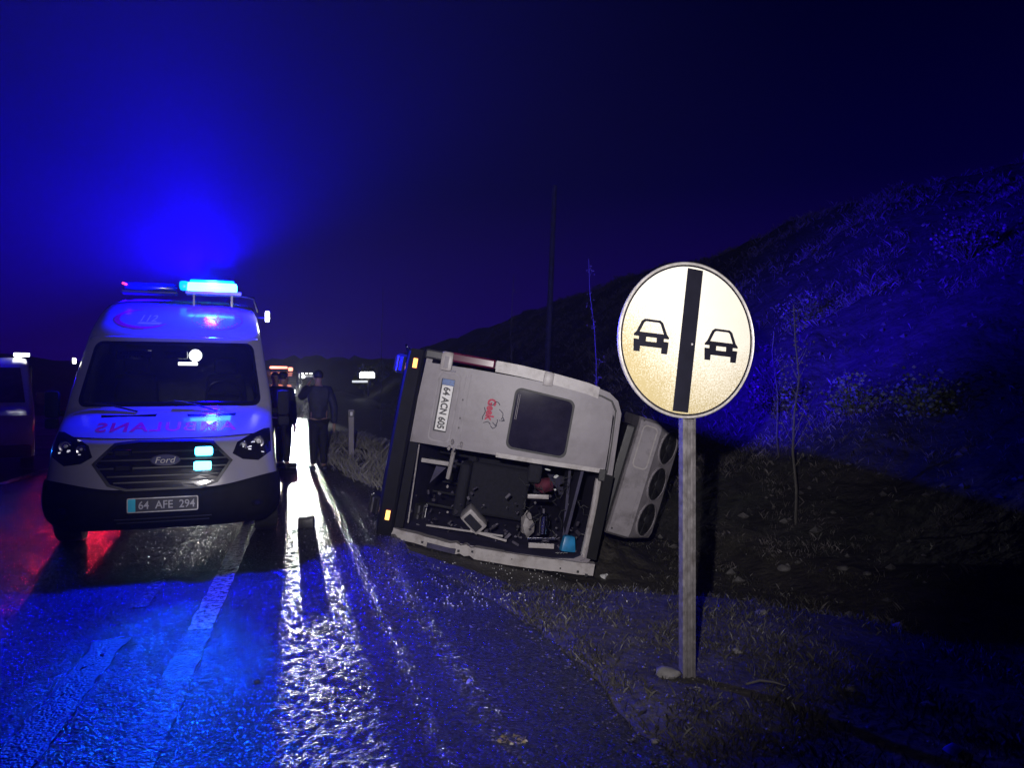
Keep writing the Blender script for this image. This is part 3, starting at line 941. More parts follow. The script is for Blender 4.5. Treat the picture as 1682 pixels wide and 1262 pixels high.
# permit sheet behind the glass
mb = MB(); disc_patch(mb, [(-0.56, 1.795), (-0.235, 1.805), (-0.235, 1.90), (-0.56, 1.89)], lambda x, z, d: surf(x, z, d), -0.012, -0.013, None, 2)
pp = mb.build('windscreen_card', M['paper'], amb)
tv, tf = text_mesh('BOLGE KORDINASYON', 0.030, 0.28, 0.0008, bold=0.01)
MB().add([surf(-0.3975 + p.x, 1.870 + p.y, -0.0105 + p.z) for p in tv], tf).build('card_lettering', M['grey_print'], pp)
tv, tf = text_mesh('112 ACIL', 0.026, 0.20, 0.0008, bold=0.01)
MB().add([surf(-0.3975 + p.x, 1.828 + p.y, -0.0105 + p.z) for p in tv], tf).build('card_lettering', M['grey_print'], pp)
# bonnet: vents, lettering, seams
for (x0, x1) in ((-0.60, -0.13), (0.16, 0.60)):
    mb = MB(); disc_patch(mb, [(x0, 1.218), (x1, 1.222), (x1 + 0.01, 1.245), (x0 - 0.01, 1.240)], surf, 0.004, 0.0, None, 3)
    mb.build('bonnet_vent', M['gloss_black'], amb)
word = 'AMBULANS'
tv, tf = text_mesh(word, 0.125, 1.22, 0.0012, spacing=1.18, bold=0.022, mirror=True)
MB().add([surf(p.x - 0.0, 1.135 + p.y * 0.62, 0.004 + p.z) for p in tv], tf).build('lettering', M['red_vinyl'], amb)
def seam(name, pts, w=0.006, m_='gloss_black', d=0.003):
    mb = MB(); v = []
    for i, (x, z) in enumerate(pts):
        x2, z2 = pts[min(i + 1, len(pts) - 1)]; x1, z1 = pts[max(0, i - 1)]
        dx, dz = x2 - x1, z2 - z1; l = math.hypot(dx, dz) or 1
        v += [surf(x - dz / l * w, z + dx / l * w, d), surf(x + dz / l * w, z - dx / l * w, d)]
    mb.add(v, [(2 * i, 2 * i + 1, 2 * i + 3, 2 * i + 2) for i in range(len(pts) - 1)])
    return mb.build(name, M[m_], amb)
seam('bonnet_seam', [(x, 1.035 + 0.03 * (abs(x) / 0.9) ** 2) for x in np.linspace(-0.95, 0.95, 40)], 0.004)
# grille
hexo = [(-0.565, 0.83), (-0.40, 1.0), (-0.22, 1.018), (0.22, 1.018), (0.40, 1.0), (0.565, 0.83), (0.44, 0.645), (0.30, 0.60), (-0.30, 0.60), (-0.44, 0.645)]
def dens(poly, n=5):
    out = []
    for i in range(len(poly)):
        a, b = poly[i], poly[(i + 1) % len(poly)]
        for k in range(n): out.append((a[0] + (b[0] - a[0]) * k / n, a[1] + (b[1] - a[1]) * k / n))
    return out
mb = MB(); disc_patch(mb, dens(hexo), surf, 0.010, 0.0, (0, 0.81), 6)
gr_ = mb.build('grille', M['gloss_black'], amb)
mb = MB(); ring(mb, dens([(a * 1.03, 0.81 + (b - 0.81) * 1.05) for a, b in hexo]), dens([(a * 0.975, 0.81 + (b - 0.81) * 0.96) for a, b in hexo]), (0, 0.81), surf, 0.022, 0.004)
mb.build('grille_frame', M['black'], gr_)
for z in (0.93, 0.86, 0.79, 0.72, 0.665):
    hw_ = 0.56 - abs(z - 0.83) * 0.95
    if z > 0.9: hw_ = 0.45
    mb = MB(); v = []; n = 24
    for i in range(n + 1):
        x = -hw_ + 2 * hw_ * i / n
        for (dz, dd) in ((-0.009, 0.011), (-0.006, 0.03), (0.006, 0.03), (0.009, 0.011)): v.append(surf(x, z + dz, dd))
    mb.add(v, [(4 * i + k, 4 * i + k + 1, 4 * i + k + 5, 4 * i + k + 4) for i in range(n) for k in range(3)])
    mb.build('slat', M['black'], gr_)
# oval badge with its lettering
def oval(cx, cz, a, b, n=32): return [(cx + a * math.cos(2 * math.pi * k / n), cz + b * math.sin(2 * math.pi * k / n)) for k in range(n)]
mb = MB(); disc_patch(mb, oval(0.015, 0.855, 0.125, 0.050), surf, 0.046, 0.02); bd = mb.build('badge', M['chrome'], amb, smooth=30)
mb = MB(); disc_patch(mb, oval(0.015, 0.855, 0.114, 0.042), surf, 0.049, 0.04); mb.build('badge_field', mat('badge_enamel', (0.012, 0.015, 0.10), 0.4), bd)
tv, tf = text_mesh('Ford', 0.052, 0.155, 0.001, bold=0.0)
MB().add([surf(0.015 + p.x + p.y * 0.25, 0.855 + p.y, 0.051 + p.z) for p in tv], tf).build('badge_lettering', M['galv_light'], bd)
# lower bumper
def band(z0, z1, d, x0=-1.0, x1=1.0, nz_=6, nx_=48):
    v = []; f = []
    for j in range(nz_ + 1):
        z = z0 + (z1 - z0) * j / nz_; hw = lvs(z)[1]
        for i in range(nx_ + 1):
            a = x0 + (x1 - x0) * i / nx_
            t = math.copysign(1 - (1 - abs(a)) ** 1.6, a) if abs(a) < 1 else a
            v.append(surf(t * hw * (1 + d * 0.5), z, d) if abs(t) < 0.9999 else (t * hw * (1 + d * 0.5), surf(0.999 * hw, z)[1], z))
    for j in range(nz_):
        for i in range(nx_): f.append((j * (nx_ + 1) + i, j * (nx_ + 1) + i + 1, (j + 1) * (nx_ + 1) + i + 1, (j + 1) * (nx_ + 1) + i))
    return v, f
bump_top = lambda t: 0.60 + 0.09 * sm(abs(t), 0.35, 1.0)
v = []; f = []; NXB = 60; NZB = 10
for j in range(NZB + 1):
    for i in range(NXB + 1):
        a = -1 + 2 * i / NXB
        t = math.copysign(1 - (1 - abs(a)) ** 1.7, a)
        z = 0.225 + (bump_top(t) - 0.225) * j / NZB
        hw = lvs(z)[1]
        d = 0.022 if j < NZB else 0.002
        x, y, zz = surf(min(0.9995, abs(t)) * math.copysign(1, t) * hw, z, d)
        v.append((x * 1.012, y, zz))
for j in range(NZB):
    for i in range(NXB): f.append((j * (NXB + 1) + i, j * (NXB + 1) + i + 1, (j + 1) * (NXB + 1) + i + 1, (j + 1) * (NXB + 1) + i))
bumper = MB().add(v, f).build('bumper', M['matt_black'], amb, smooth=60)
for (z, hw_) in ((0.335, 0.40), (0.30, 0.38)):
    mb = MB(); v = []
    for i in range(21):
        x = -hw_ + 2 * hw_ * i / 20
        for (dz, dd) in ((-0.006, 0.024), (-0.004, 0.038), (0.004, 0.038), (0.006, 0.024)): v.append(surf(x, z + dz, dd))
    mb.add(v, [(4 * i + k, 4 * i + k + 1, 4 * i + k + 5, 4 * i + k + 4) for i in range(20) for k in range(3)])
    mb.build('air_slat', M['plate_dim'], bumper)
for sx_ in (-0.80, 0.80):
    mb = MB(); disc_patch(mb, oval(sx_, 0.42, 0.055, 0.04, 20), surf, 0.034, 0.02); fl = mb.build('fog_lamp', M['gloss_black'], amb)
    mb = MB(); disc_patch(mb, oval(sx_, 0.42, 0.025, 0.018, 12), surf, 0.038, 0.03); mb.build('lens', M['chrome'], fl)
# number plate
def PL(x, z, d): return (x, -0.065 - d, z)
mb = MB().prism(rrect(-0.285, 0.285, 0.405, 0.525, 0.012, 3), PL, -0.03, 0.006)
pl = mb.build('number_plate', M['plate_dim'], amb)
mb = MB(); ring(mb, rrect(-0.29, 0.29, 0.40, 0.53, 0.014, 3), rrect(-0.281, 0.281, 0.409, 0.521, 0.010, 3), (0, 0.465), PL, 0.009, 0.004); mb.build('plate_frame', M['steel'], pl)
mb = MB().prism(rrect(-0.282, -0.222, 0.408, 0.522, 0.004, 2), PL, 0.006, 0.009); mb.build('plate_band', mat('plate_band_cyan', (0.05, 0.65, 0.95), 0.3, emit=(0.0, 0.45, 0.8), estr=0.0), pl)
tv, tf = text_mesh('64  AFE  294', 0.072, 0.46, 0.0015, bold=0.012)
MB().add([PL(0.032 + p.x, 0.465 + p.y, 0.0085 + p.z) for p in tv], tf).build('plate_lettering', mat('plate_letter', (0.5, 0.5, 0.55), 0.35, var=0.1), pl)
# headlights
for sg in (-1, 1):
    hp = [(0.58, 0.90), (0.62, 1.0), (0.70, 1.045), (0.87, 1.11), (0.925, 1.11), (0.93, 0.90), (0.81, 0.825), (0.67, 0.845)]
    hp = [(sg * a, b - 0.01) for a, b in hp]
    if sg < 0: hp = hp[::-1]
    mb = MB(); disc_patch(mb, dens(hp, 4), surf, 0.012, 0.0, (sg * 0.77, 0.955), 6)
    hl = mb.build('headlight', M['gloss_black'], amb, smooth=40)
    for (cx, cz, r_) in ((0.675, 0.960, 0.036), (0.81, 0.985, 0.050)):
        mb = MB(); p = surf(sg * cx, cz, 0.02)
        mb.lathe([(r_, 0.012), (r_ * 1.05, -0.006), (r_ * 0.8, -0.004), (r_ * 0.55, 0.008)], p, 'Y', 20)
        rf = mb.build('reflector', M['chrome'], hl, smooth=30)
        MB().lathe([(0.001, -0.016), (r_ * 0.28, -0.010), (r_ * 0.36, 0.004)], p, 'Y', 12).build('bulb', M['reflective'], rf, smooth=60)
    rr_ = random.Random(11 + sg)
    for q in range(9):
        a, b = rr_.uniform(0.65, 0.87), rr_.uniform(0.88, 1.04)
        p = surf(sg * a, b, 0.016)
        MB().box(p, (rr_.uniform(0.010, 0.032), 0.008, rr_.uniform(0.006, 0.014)), Matrix.Rotation(rr_.uniform(-0.5, 0.5), 4, 'Y')).build('facet', M['glint_glow'], hl)
# grille beacons
for (px, pz) in ((0.335, 0.925), (0.325, 0.795)):
    p = surf(px, pz, 0.045)
    mb = MB().box(p, (0.15, 0.04, 0.062), bevel=0.012); gb = mb.build('grille_beacon', M['gloss_black'], amb)
    MB().box((p[0], p[1] - 0.020, p[2]), (0.150, 0.018, 0.078), bevel=0.02).build('lens', M['cyan_on'], gb)
for (px, pz) in ((-0.335, 0.925), (-0.325, 0.795)):
    p = surf(px, pz, 0.045)
    mb = MB().box(p, (0.15, 0.04, 0.062), bevel=0.012); gb = mb.build('grille_beacon', M['gloss_black'], amb)
    MB().box((p[0], p[1] - 0.020, p[2]), (0.115, 0.016, 0.042), bevel=0.006).build('lens', M['matt_black'], gb)
# mirrors, wipers, wheels
for sg in (-1, 1):
    mb = MB().box((sg * 1.08, 1.0, 1.34), (0.13, 0.10, 0.27), bevel=0.04).box((sg * 1.085, 1.0, 1.15), (0.12, 0.09, 0.10), bevel=0.03)
    mb.tube([(sg * 0.95, 1.1, 1.24), (sg * 1.12, 1.02, 1.26)], 0.03, 8)
    mr_ = mb.build('door_mirror', M['matt_black'], amb, smooth=50)
    for wy in (0.98, 4.6):
        mb = MB().lathe([(0.22, -0.11), (0.33, -0.11), (0.345, -0.08), (0.345, 0.08), (0.33, 0.11), (0.22, 0.11)], (sg * 0.90, wy, 0.345), 'X', 32)
        wh = mb.build('wheel', M['rubber'], amb, smooth=40)
        MB().lathe([(0.215, -0.09), (0.20, -0.115), (0.10, -0.09), (0.05, -0.10), (0.05, 0.10), (0.10, 0.09), (0.20, 0.115), (0.215, 0.09)], (sg * 0.90, wy, 0.345), 'X', 28).build('rim', M['steel'], wh, smooth=40)
for (x0, x1, zz) in ((-0.30, -0.78, 1.36), (0.42, 0.02, 1.37)):
    mb = MB().tube([surf(x0, 1.27, 0.03), surf((x0 + x1) / 2, 1.33, 0.035), surf(x1, zz, 0.03)], 0.009, 6)
    mb.build('wiper', M['black'], amb)
# roof front: 112 mark, crescent, round crest, lamps
mb = MB(); n = 40; v = []
for i in range(n + 1):
    a = R(95 + 235 * i / n); t = 0.030 * math.sin(math.pi * i / n) + 0.002
    for rr2 in (1 - 0, 1): pass
    c_, s_ = math.cos(a), math.sin(a)
    v += [surf(-0.36 + (0.27 + t) * c_, 2.27 + (0.115 + t * 0.6) * s_, 0.004), surf(-0.36 + (0.27 - t) * c_ , 2.27 + (0.115 - t * 0.6) * s_, 0.004)]
mb.add(v, [(2 * i, 2 * i + 1, 2 * i + 3, 2 * i + 2) for i in range(n)])
mb.build('crescent_emblem', M['red_vinyl'], amb)
tv, tf = text_mesh('112', 0.085, 0.16, 0.001, bold=0.01)
MB().add([surf(-0.30 + p.x + p.y * 0.3, 2.275 + p.y, 0.004 + p.z) for p in tv], tf).build('lettering', M['reflective'], amb)
mb = MB(); disc_patch(mb, [(-0.42, 2.200), (-0.19, 2.200), (-0.17, 2.224), (-0.40, 2.224)], surf, 0.004, 0.0, None, 2); mb.build('emblem_bar', M['reflective'], amb)
mb = MB(); disc_patch(mb, oval(0.40, 2.27, 0.275, 0.125, 48), surf, 0.004, 0.0); cr_ = mb.build('crest', mat('crest_red', (0.35, 0.03, 0.08), 0.4), amb)
mb = MB(); disc_patch(mb, oval(0.40, 2.27, 0.262, 0.117, 48), surf, 0.0055, 0.002); mb.build('crest_field', M['white'], cr_)
for k in range(12):
    a = R(200 + 140 * k / 11)
    mb = MB(); disc_patch(mb, oval(0.40 + 0.225 * math.cos(a), 2.27 + 0.098 * math.sin(a), 0.012, 0.008, 8), surf, 0.008, 0.005); mb.build('crest_mark', M['red_vinyl'], cr_)
mb = MB(); disc_patch(mb, [(0.40, 2.20), (0.43, 2.27), (0.50, 2.295), (0.43, 2.30), (0.40, 2.35), (0.37, 2.30), (0.30, 2.295), (0.37, 2.27)], surf, 0.008, 0.005); mb.build('crest_figure', M['red_vinyl'], cr_)
BX, BY, BZ = 0.33, 2.28, 2.70
# beacon housings on a roof frame
mb = MB().box((BX, BY, BZ), (0.56, 0.20, 0.10), bevel=0.03)
bc = mb.build('roof_beacon', M['cyan_on'], amb, smooth=50)
MB().box((BX - 0.31, BY, BZ + 0.01), (0.10, 0.20, 0.10), bevel=0.03).build('end_cap', M['cyan_soft'], bc, smooth=50)
MB().box((BX, BY + 0.03, BZ + 0.065), (0.50, 0.12, 0.05), bevel=0.02).build('lens_dome', M['cyan_soft'], bc, smooth=50)
MB().box((BX + 0.02, BY - 0.01, BZ - 0.075), (0.62, 0.22, 0.04), bevel=0.01).build('beacon_base', M['reflective'], bc)
for x in (BX - 0.20, BX + 0.22): MB().box((x, BY - 0.05, BZ - 0.15), (0.022, 0.05, 0.17)).build('beacon_bracket', M['chrome'], bc)
mb = MB().tube([(BX + 0.30, BY - 0.03, BZ - 0.085), (0.80, BY + 0.0, BZ - 0.11), (0.85, BY + 0.02, BZ - 0.28)], 0.018, 8)
mb.build('roof_rail', M['chrome'], amb)
mb = MB().box((-0.36, BY + 0.15, BZ - 0.01), (0.56, 0.20, 0.09), bevel=0.03); b2 = mb.build('roof_beacon', M['blue_lens'], amb, smooth=50)
MB().box((-0.36, BY + 0.13, BZ - 0.075), (0.60, 0.22, 0.035), bevel=0.01).build('beacon_base', M['black'], b2)
MB().box((-0.62, BY + 0.03, BZ + 0.01), (0.05, 0.04, 0.022), Matrix.Rotation(0.3, 4, 'Y'), bevel=0.006).build('red_marker', M['red_on'], b2)
mb = MB().box((0.955, 2.15, 2.36), (0.05, 0.09, 0.13), bevel=0.018); sl_ = mb.build('side_lamp', M['white_on'], amb, smooth=50)
MB().tube([(0.84, 2.2, 2.34), (0.95, 2.17, 2.34)], 0.015, 8).build('lamp_stalk', M['black'], sl_)
mb = MB().box((-0.975, 1.45, 1.78), (0.03, 0.05, 0.06), bevel=0.01); mb.build('side_marker', M['white_on'], amb)
Ma = Matrix.Translation((-3.14, 6.72, 0)) @ Matrix.Rotation(-YAW, 4, 'Z')
def AW(x, y, z): return Ma @ Vector((x, y, z))
lamp('beacon_light', AW(BX, BY - 0.13, BZ + 0.10), 2300, (0.0012, 0.0, 1.0), 0.09)
lamp('beacon_core', AW(BX, BY - 0.02, BZ + 0.13), 60, (0.0, 0.16, 1.0), 0.05)
SWEEP = (0.006, 0.0, 1.0)
lamp('beacon_sweep', AW(BX + 0.1, BY + 0.14, BZ + 0.18), 24000, (0.022, 0.001, 1.0), 0.40, 56, (4.9, 14.0, 3.0), 1.0)
lamp('beacon_sweep', AW(BX - 0.1, BY + 0.14, BZ + 0.20), 66000, SWEEP, 0.09, 112, AW(-4.8, -3.5, 8.0), 1.0)
lamp('beacon_sweep', AW(BX, BY + 0.14, BZ + 0.22), 46000, SWEEP, 0.09, 96, AW(3.0, -5.0, 10.5), 1.0)
lamp('beacon_sweep', AW(BX, BY + 0.3, BZ + 0.22), 80000, SWEEP, 0.09, 80, AW(-9.0, 5.0, 4.5), 1.0)
for (px, pz) in ((0.335, 0.925), (0.325, 0.795)):
    lamp('grille_beacon_light', AW(px, surf(px, pz, 0.12)[1], pz), 130, AZURE, 0.035, 34, (-1.75, 3.3, 0.0), 1.0)
lamp('cab_light', AW(0.175, 1.60, 1.80), 0.6, (1, 1, 0.95), 0.04)
lamp('side_light', AW(1.02, 2.10, 2.36), 4, (1, 1, 0.97), 0.04)

# ------------------------------------------------------------------ overturned minibus
TL = R(10.3)
U_ = Vector((math.cos(TL), -0.035, -math.sin(TL))); 
F_ = Vector((0.035, 1.0, 0.0)).normalized()
U_ = (U_ - F_ * U_.dot(F_)).normalized()
X_ = F_.cross(U_).normalized()
if X_.z > 0: X_ = -X_
P0 = Vector((-0.90, 7.70, 1.785))
bus = empty('minibus')
bus.matrix_world = Matrix(((X_.x, F_.x, U_.x, P0.x), (X_.y, F_.y, U_.y, P0.y), (X_.z, F_.z, U_.z, P0.z), (0, 0, 0, 1)))
tag(bus, 'grey white minibus lying on its side with its tailgate torn open', 'minibus')
def BL(a, z, y=0.0): return (a, y, z)       # local: lat, forward, up
left = [(-0.11, 0.02), (-0.12, 0.35), (-0.12, 0.9), (-0.10, 1.3), (-0.06, 1.7), (-0.01, 1.93), (0.06, 2.03), (0.18, 2.085)]
right = [(1.82 - a * 0.9 + 0.0, b) for a, b in left]
right = [(1.86, 0.02), (1.87, 0.35), (1.87, 0.9), (1.86, 1.3), (1.84, 1.7), (1.80, 1.93), (1.73, 2.03), (1.60, 2.085)]
outer = left + [(0.9, 2.11)] + right[::-1] + [(0.9, -0.02)]
cB = (0.87, 1.0)
inner = [(cB[0] + (a - cB[0]) * 0.925, cB[1] + (b - cB[1]) * 0.94) for a, b in outer]
def fill(poly, n=4): return dens(poly, n)
mb = MB()
oo = fill(outer, 3); ii = fill(inner, 3); n = len(oo)
rowsb = [(oo, 0.0, 1.0), (oo, 0.04, 1.0), (oo, 4.6, 1.0), (oo, 5.3, 0.93)]
v = []
for (pl_, y, k) in rowsb: v += [BL(cB[0] + (a - cB[0]) * k, cB[1] + (b - cB[1]) * k, y) for a, b in pl_]
f = [(j * n + i, j * n + (i + 1) % n, (j + 1) * n + (i + 1) % n, (j + 1) * n + i) for j in range(3) for i in range(n) if not (j == 1 and 6 <= i <= 11)]
f.append(tuple(3 * n + i for i in range(n)))
# rear rim joins outer to inner
b0 = len(v); v += [BL(a, b, 0.0) for a, b in ii]
f += [(i, (i + 1) % n, b0 + (i + 1) % n, b0 + i) for i in range(n)]
MB().add(v, f).build('body', M['bus_paint'], bus, smooth=45)
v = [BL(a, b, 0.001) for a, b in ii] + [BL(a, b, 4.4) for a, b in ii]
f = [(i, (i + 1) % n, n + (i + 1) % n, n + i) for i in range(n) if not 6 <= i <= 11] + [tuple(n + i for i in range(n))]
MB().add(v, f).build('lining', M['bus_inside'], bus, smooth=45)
# the side windows now face the sky
for (y0, y1) in ((0.06, 0.34), (1.60, 1.72), (3.05, 3.17), (4.40, 4.60)):
    v = []
    for i in range(6, 13): v += [BL(oo[i][0], oo[i][1], y0), BL(oo[i][0], oo[i][1], y1), BL(oo[i][0] + 0.07, oo[i][1], y1), BL(oo[i][0] + 0.07, oo[i][1], y0)]
    MB().add(v, [(4 * i + q, 4 * i + (q + 1) % 4, 4 * i + 4 + (q + 1) % 4, 4 * i + 4 + q) for i in range(6) for q in range(4)] + [(0, 1, 2, 3), (24, 27, 26, 25)]).build('window_pillar', M['bus_paint'], bus)
for (y0, y1) in ((0.345, 1.595), (1.725, 3.045), (3.175, 4.395)):
    v = []
    for i in range(6, 13): v += [BL(oo[i][0] + 0.02, oo[i][1], y0), BL(oo[i][0] + 0.02, oo[i][1], y1), BL(oo[i][0] + 0.026, oo[i][1], y1), BL(oo[i][0] + 0.026, oo[i][1], y0)]
    MB().add(v, [(4 * i + q, 4 * i + (q + 1) % 4, 4 * i + 4 + (q + 1) % 4, 4 * i + 4 + q) for i in range(6) for q in range(4)] + [(0, 1, 2, 3), (24, 27, 26, 25)]).build('side_window', M['glass'], bus)
# pale outer rear pillars
def pillar(name, pts, w0, w1, y0, y1, m_):
    mb = MB(); v = []
    for (a, b) in pts: v += [BL(a + w0, b, y0), BL(a + w1, b, y0), BL(a + w1, b, y1), BL(a + w0, b, y1)]
    k = len(pts)
    f = [(4 * i + q, 4 * i + (q + 1) % 4, 4 * i + 4 + (q + 1) % 4, 4 * i + 4 + q) for i in range(k - 1) for q in range(4)]
    f += [(0, 1, 2, 3), (4 * k - 4, 4 * k - 1, 4 * k - 2, 4 * k - 3)]
    return mb.add(v, f).build(name, m_, bus, smooth=30, )
pillar('corner_pillar', [(-0.128, 0.74), (-0.125, 1.0), (-0.108, 1.3), (-0.07, 1.7), (-0.045, 1.82)], 0.0, 0.115, -0.055, 0.2, M['bus_light'])
mb = MB()
ring(mb, [(-0.06, 0.0)] and [(a, b) for a, b in outer], [(cB[0] + (a - cB[0]) * 0.965, cB[1] + (b - cB[1]) * 0.972) for a, b in outer], cB, lambda a, b, d: BL(a, b, -d), 0.018, 0.0)
mb.build('rear_frame', M['bus_paint'], bus)
MB().box(BL(1.30, 0.035, -0.02), (0.90, 0.04, 0.11), bevel=0.004).build('frame_shade', M['matt_black'], bus)  # black strips painting the shade on the frame round the opening
MB().box(BL(1.26, 2.06, -0.02), (0.88, 0.04, 0.10), Matrix.Rotation(R(1.5), 4, 'Y'), bevel=0.004).build('frame_shade', M['matt_black'], bus)
# right corner beam on the ground, bent and holed
mb = MB(); v = []; K = 40
for i in range(K + 1):
    z = -0.03 + 2.12 * i / K
    c = 1.795 + 0.055 * math.sin(math.pi * i / K) + 0.008 * noise.noise(Vector((z * 6, 0, 0)))
    th = 0.060 if i > 15 else 0.048
    y = -0.07 - 0.02 * math.sin(z * 3)
    if 12 < i < 17: y += 0.02; th = 0.04 + 0.02 * (i % 2)
    v += [BL(c - th, z, y), BL(c + th, z, y), BL(c + th, z, 0.04), BL(c - th, z, 0.04)]
f = [(4 * i + q, 4 * i + (q + 1) % 4, 4 * i + 4 + (q + 1) % 4, 4 * i + 4 + q) for i in range(K) for q in range(4)] + [(0, 1, 2, 3), (4 * K, 4 * K + 3, 4 * K + 2, 4 * K + 1)]
beam = MB().add(v, f).build('corner_beam', M['bus_light'], bus)
for (z, s_) in ((0.32, 0.02), (0.44, 0.03), (0.70, 0.022), (0.84, 0.018), (1.75, 0.012), (1.93, 0.02), (2.02, 0.025), (1.25, 0.008), (0.55, 0.03)):
    MB().box(BL(1.835 + (0.02 if s_ > 0.021 else 0), z, -0.088), (s_, 0.02, s_ * 1.1)).build('bolt_hole', M['plate_black'], beam)
MB().box(BL(1.86, 0.52, -0.085), (0.05, 0.03, 0.30), Matrix.Rotation(R(3), 4, 'Y')).build('torn_trim', M['bus_inside'], beam)
# left tail lamp and upper trim
MB().box(BL(-0.085, 0.50, -0.02), (0.10, 0.10, 0.46), bevel=0.02).build('tail_lamp', M['tail_red'], bus)
MB().box(BL(-0.075, 0.13, -0.01), (0.10, 0.08, 0.27), bevel=0.02).build('corner_guard', M['black'], bus)
# left rear door with window
dl = rrect(0.0, 0.835, 0.015, 2.0, 0.03, 3)
dl = [(0.015, 0.02), (0.0, 0.5), (0.0, 0.95), (0.012, 1.4), (0.05, 1.86), (0.085, 1.95), (0.16, 1.995), (0.50, 2.015), (0.79, 2.02), (0.815, 1.2), (0.835, 0.6), (0.845, 0.02)]
wn = rrect(0.105, 0.735, 0.98, 1.60, 0.07, 6)
wn = [(a + (0.03 if b > 1.3 and a < 0.4 else 0), b) for a, b in wn]
mb = MB(); ring(mb, dl, wn, (0.42, 1.28), lambda a, b, d: BL(a, b, -d - 0.02), 0.03, 0.0, 2)
door = mb.build('rear_door', M['bus_paint'], bus)
mb = MB(); disc_patch(mb, wn, lambda a, b, d: BL(a, b, -0.03 - d), 0.0, -0.006, (0.42, 1.29)); mb.build('window', M['dark_glass'], door)
wn2 = [(0.42 + (a - 0.42) * 0.945, 1.29 + (b - 1.29) * 0.945) for a, b in wn]
wn3 = [(0.42 + (a - 0.42) * 1.012, 1.29 + (b - 1.29) * 1.012) for a, b in wn]
mb = MB(); ring(mb, wn3, wn2, (0.42, 1.29), lambda a, b, d: BL(a, b, -d - 0.025), 0.029, 0.0); mb.build('window_seal', M['rubber'], door)
for q in range(2):
    MB().box(BL(0.30 + 0.0 * q, 1.02 + 0.015 * q, -0.0345), (0.26, 0.002, 0.004)).build('window_mark', M['ac_white'], door)
# raised lower edge, seams
pillar('door_edge_trim', [(0.80, 0.9), (0.79, 1.3), (0.775, 1.7), (0.765, 2.0)], 0.0, 0.045, -0.062, -0.02, M['bus_light'])
mb = MB()
frame_o = [(-0.02, 0.95), (-0.005, 1.4), (0.025, 1.86), (0.06, 1.975), (0.15, 2.03), (0.5, 2.05), (0.80, 2.055)]
v = []
for (a, b) in frame_o: v += [BL(a + 0.004, b, -0.024), BL(a + 0.02, b - 0.012, -0.024)]
f = [(2 * i, 2 * i + 1, 2 * i + 3, 2 * i + 2) for i in range(len(frame_o) - 1)]
v2 = [(x, y + 0.02, z) for x, y, z in v]; m0 = len(v)
f += [(m0 + 2 * i, m0 + 2 * i + 1, m0 + 2 * i + 3, m0 + 2 * i + 2) for i in range(len(frame_o) - 1)] + [(2 * i, 2 * i + 2, m0 + 2 * i + 2, m0 + 2 * i) for i in range(len(frame_o) - 1)] + [(2 * i + 1, 2 * i + 3, m0 + 2 * i + 3, m0 + 2 * i + 1) for i in range(len(frame_o) - 1)]
MB().add(v + v2, f).build('door_rubber', M['rubber'], bus)
# plate recess
mb = MB(); ring(mb, rrect(0.075, 0.80, 0.175, 0.41, 0.055, 5), rrect(0.095, 0.78, 0.192, 0.392, 0.045, 5), (0.435, 0.29), lambda a, b, d: BL(a, b, -0.045 - d), 0.016, 0.0)
mb.build('plate_recess', M['ac_white'], door)
MB().box(BL(0.42, 0.285, -0.058), (0.545, 0.012, 0.135), bevel=0.003).build('plate_holder', M['rubber'], door)
MB().box(BL(0.445, 0.29, -0.066), (0.465, 0.006, 0.115), bevel=0.001).build('number_plate', M['plate_white'], door)
MB().box(BL(0.180, 0.29, -0.066), (0.060, 0.006, 0.125), bevel=0.001).build('plate_band', mat('plate_band_blue', (0.03, 0.10, 0.30), 0.4, var=0.4, scale=60), door)
tv, tf = text_mesh('64 ACN 605', 0.078, 0.43, 0.001, bold=0.034)
MB().add([BL(0.447 + p.x, 0.29 + p.y, -0.0695 - p.z) for p in tv], tf).build('plate_lettering', M['plate_black'], door)
for (z, a0, a1) in ((0.455, 0.06, 0.80), (0.505, 0.06, 0.79)):
    MB().box(BL((a0 + a1) / 2, z, -0.0515), (a1 - a0, 0.004, 0.008)).build('door_crease', M['ac_white'], door)
for (a, b) in ((0.33, 0.465), (0.52, 0.47), (0.62, 0.475)):
    MB().box(BL(a, b, -0.0525), (0.018, 0.006, 0.014)).build('catch_hole', M['plate_black'], door)
MB().box(BL(0.06, 0.265, -0.058), (0.012, 0.02, 0.16), bevel=0.004).build('plate_lamp', M['chrome'], door)
MB().box(BL(-0.03, 0.235, -0.065), (0.20, 0.05, 0.125), bevel=0.028).build('hinge', M['bus_light'], door, smooth=50)
MB().box(BL(-0.02, 0.235, -0.093), (0.12, 0.006, 0.045), bevel=0.003).build('hinge_pad', M['ac_white'], door)
MB().box(BL(-0.035, 1.29, -0.06), (0.14, 0.04, 0.10), bevel=0.01).build('hinge', M['bus_light'], door, smooth=50)
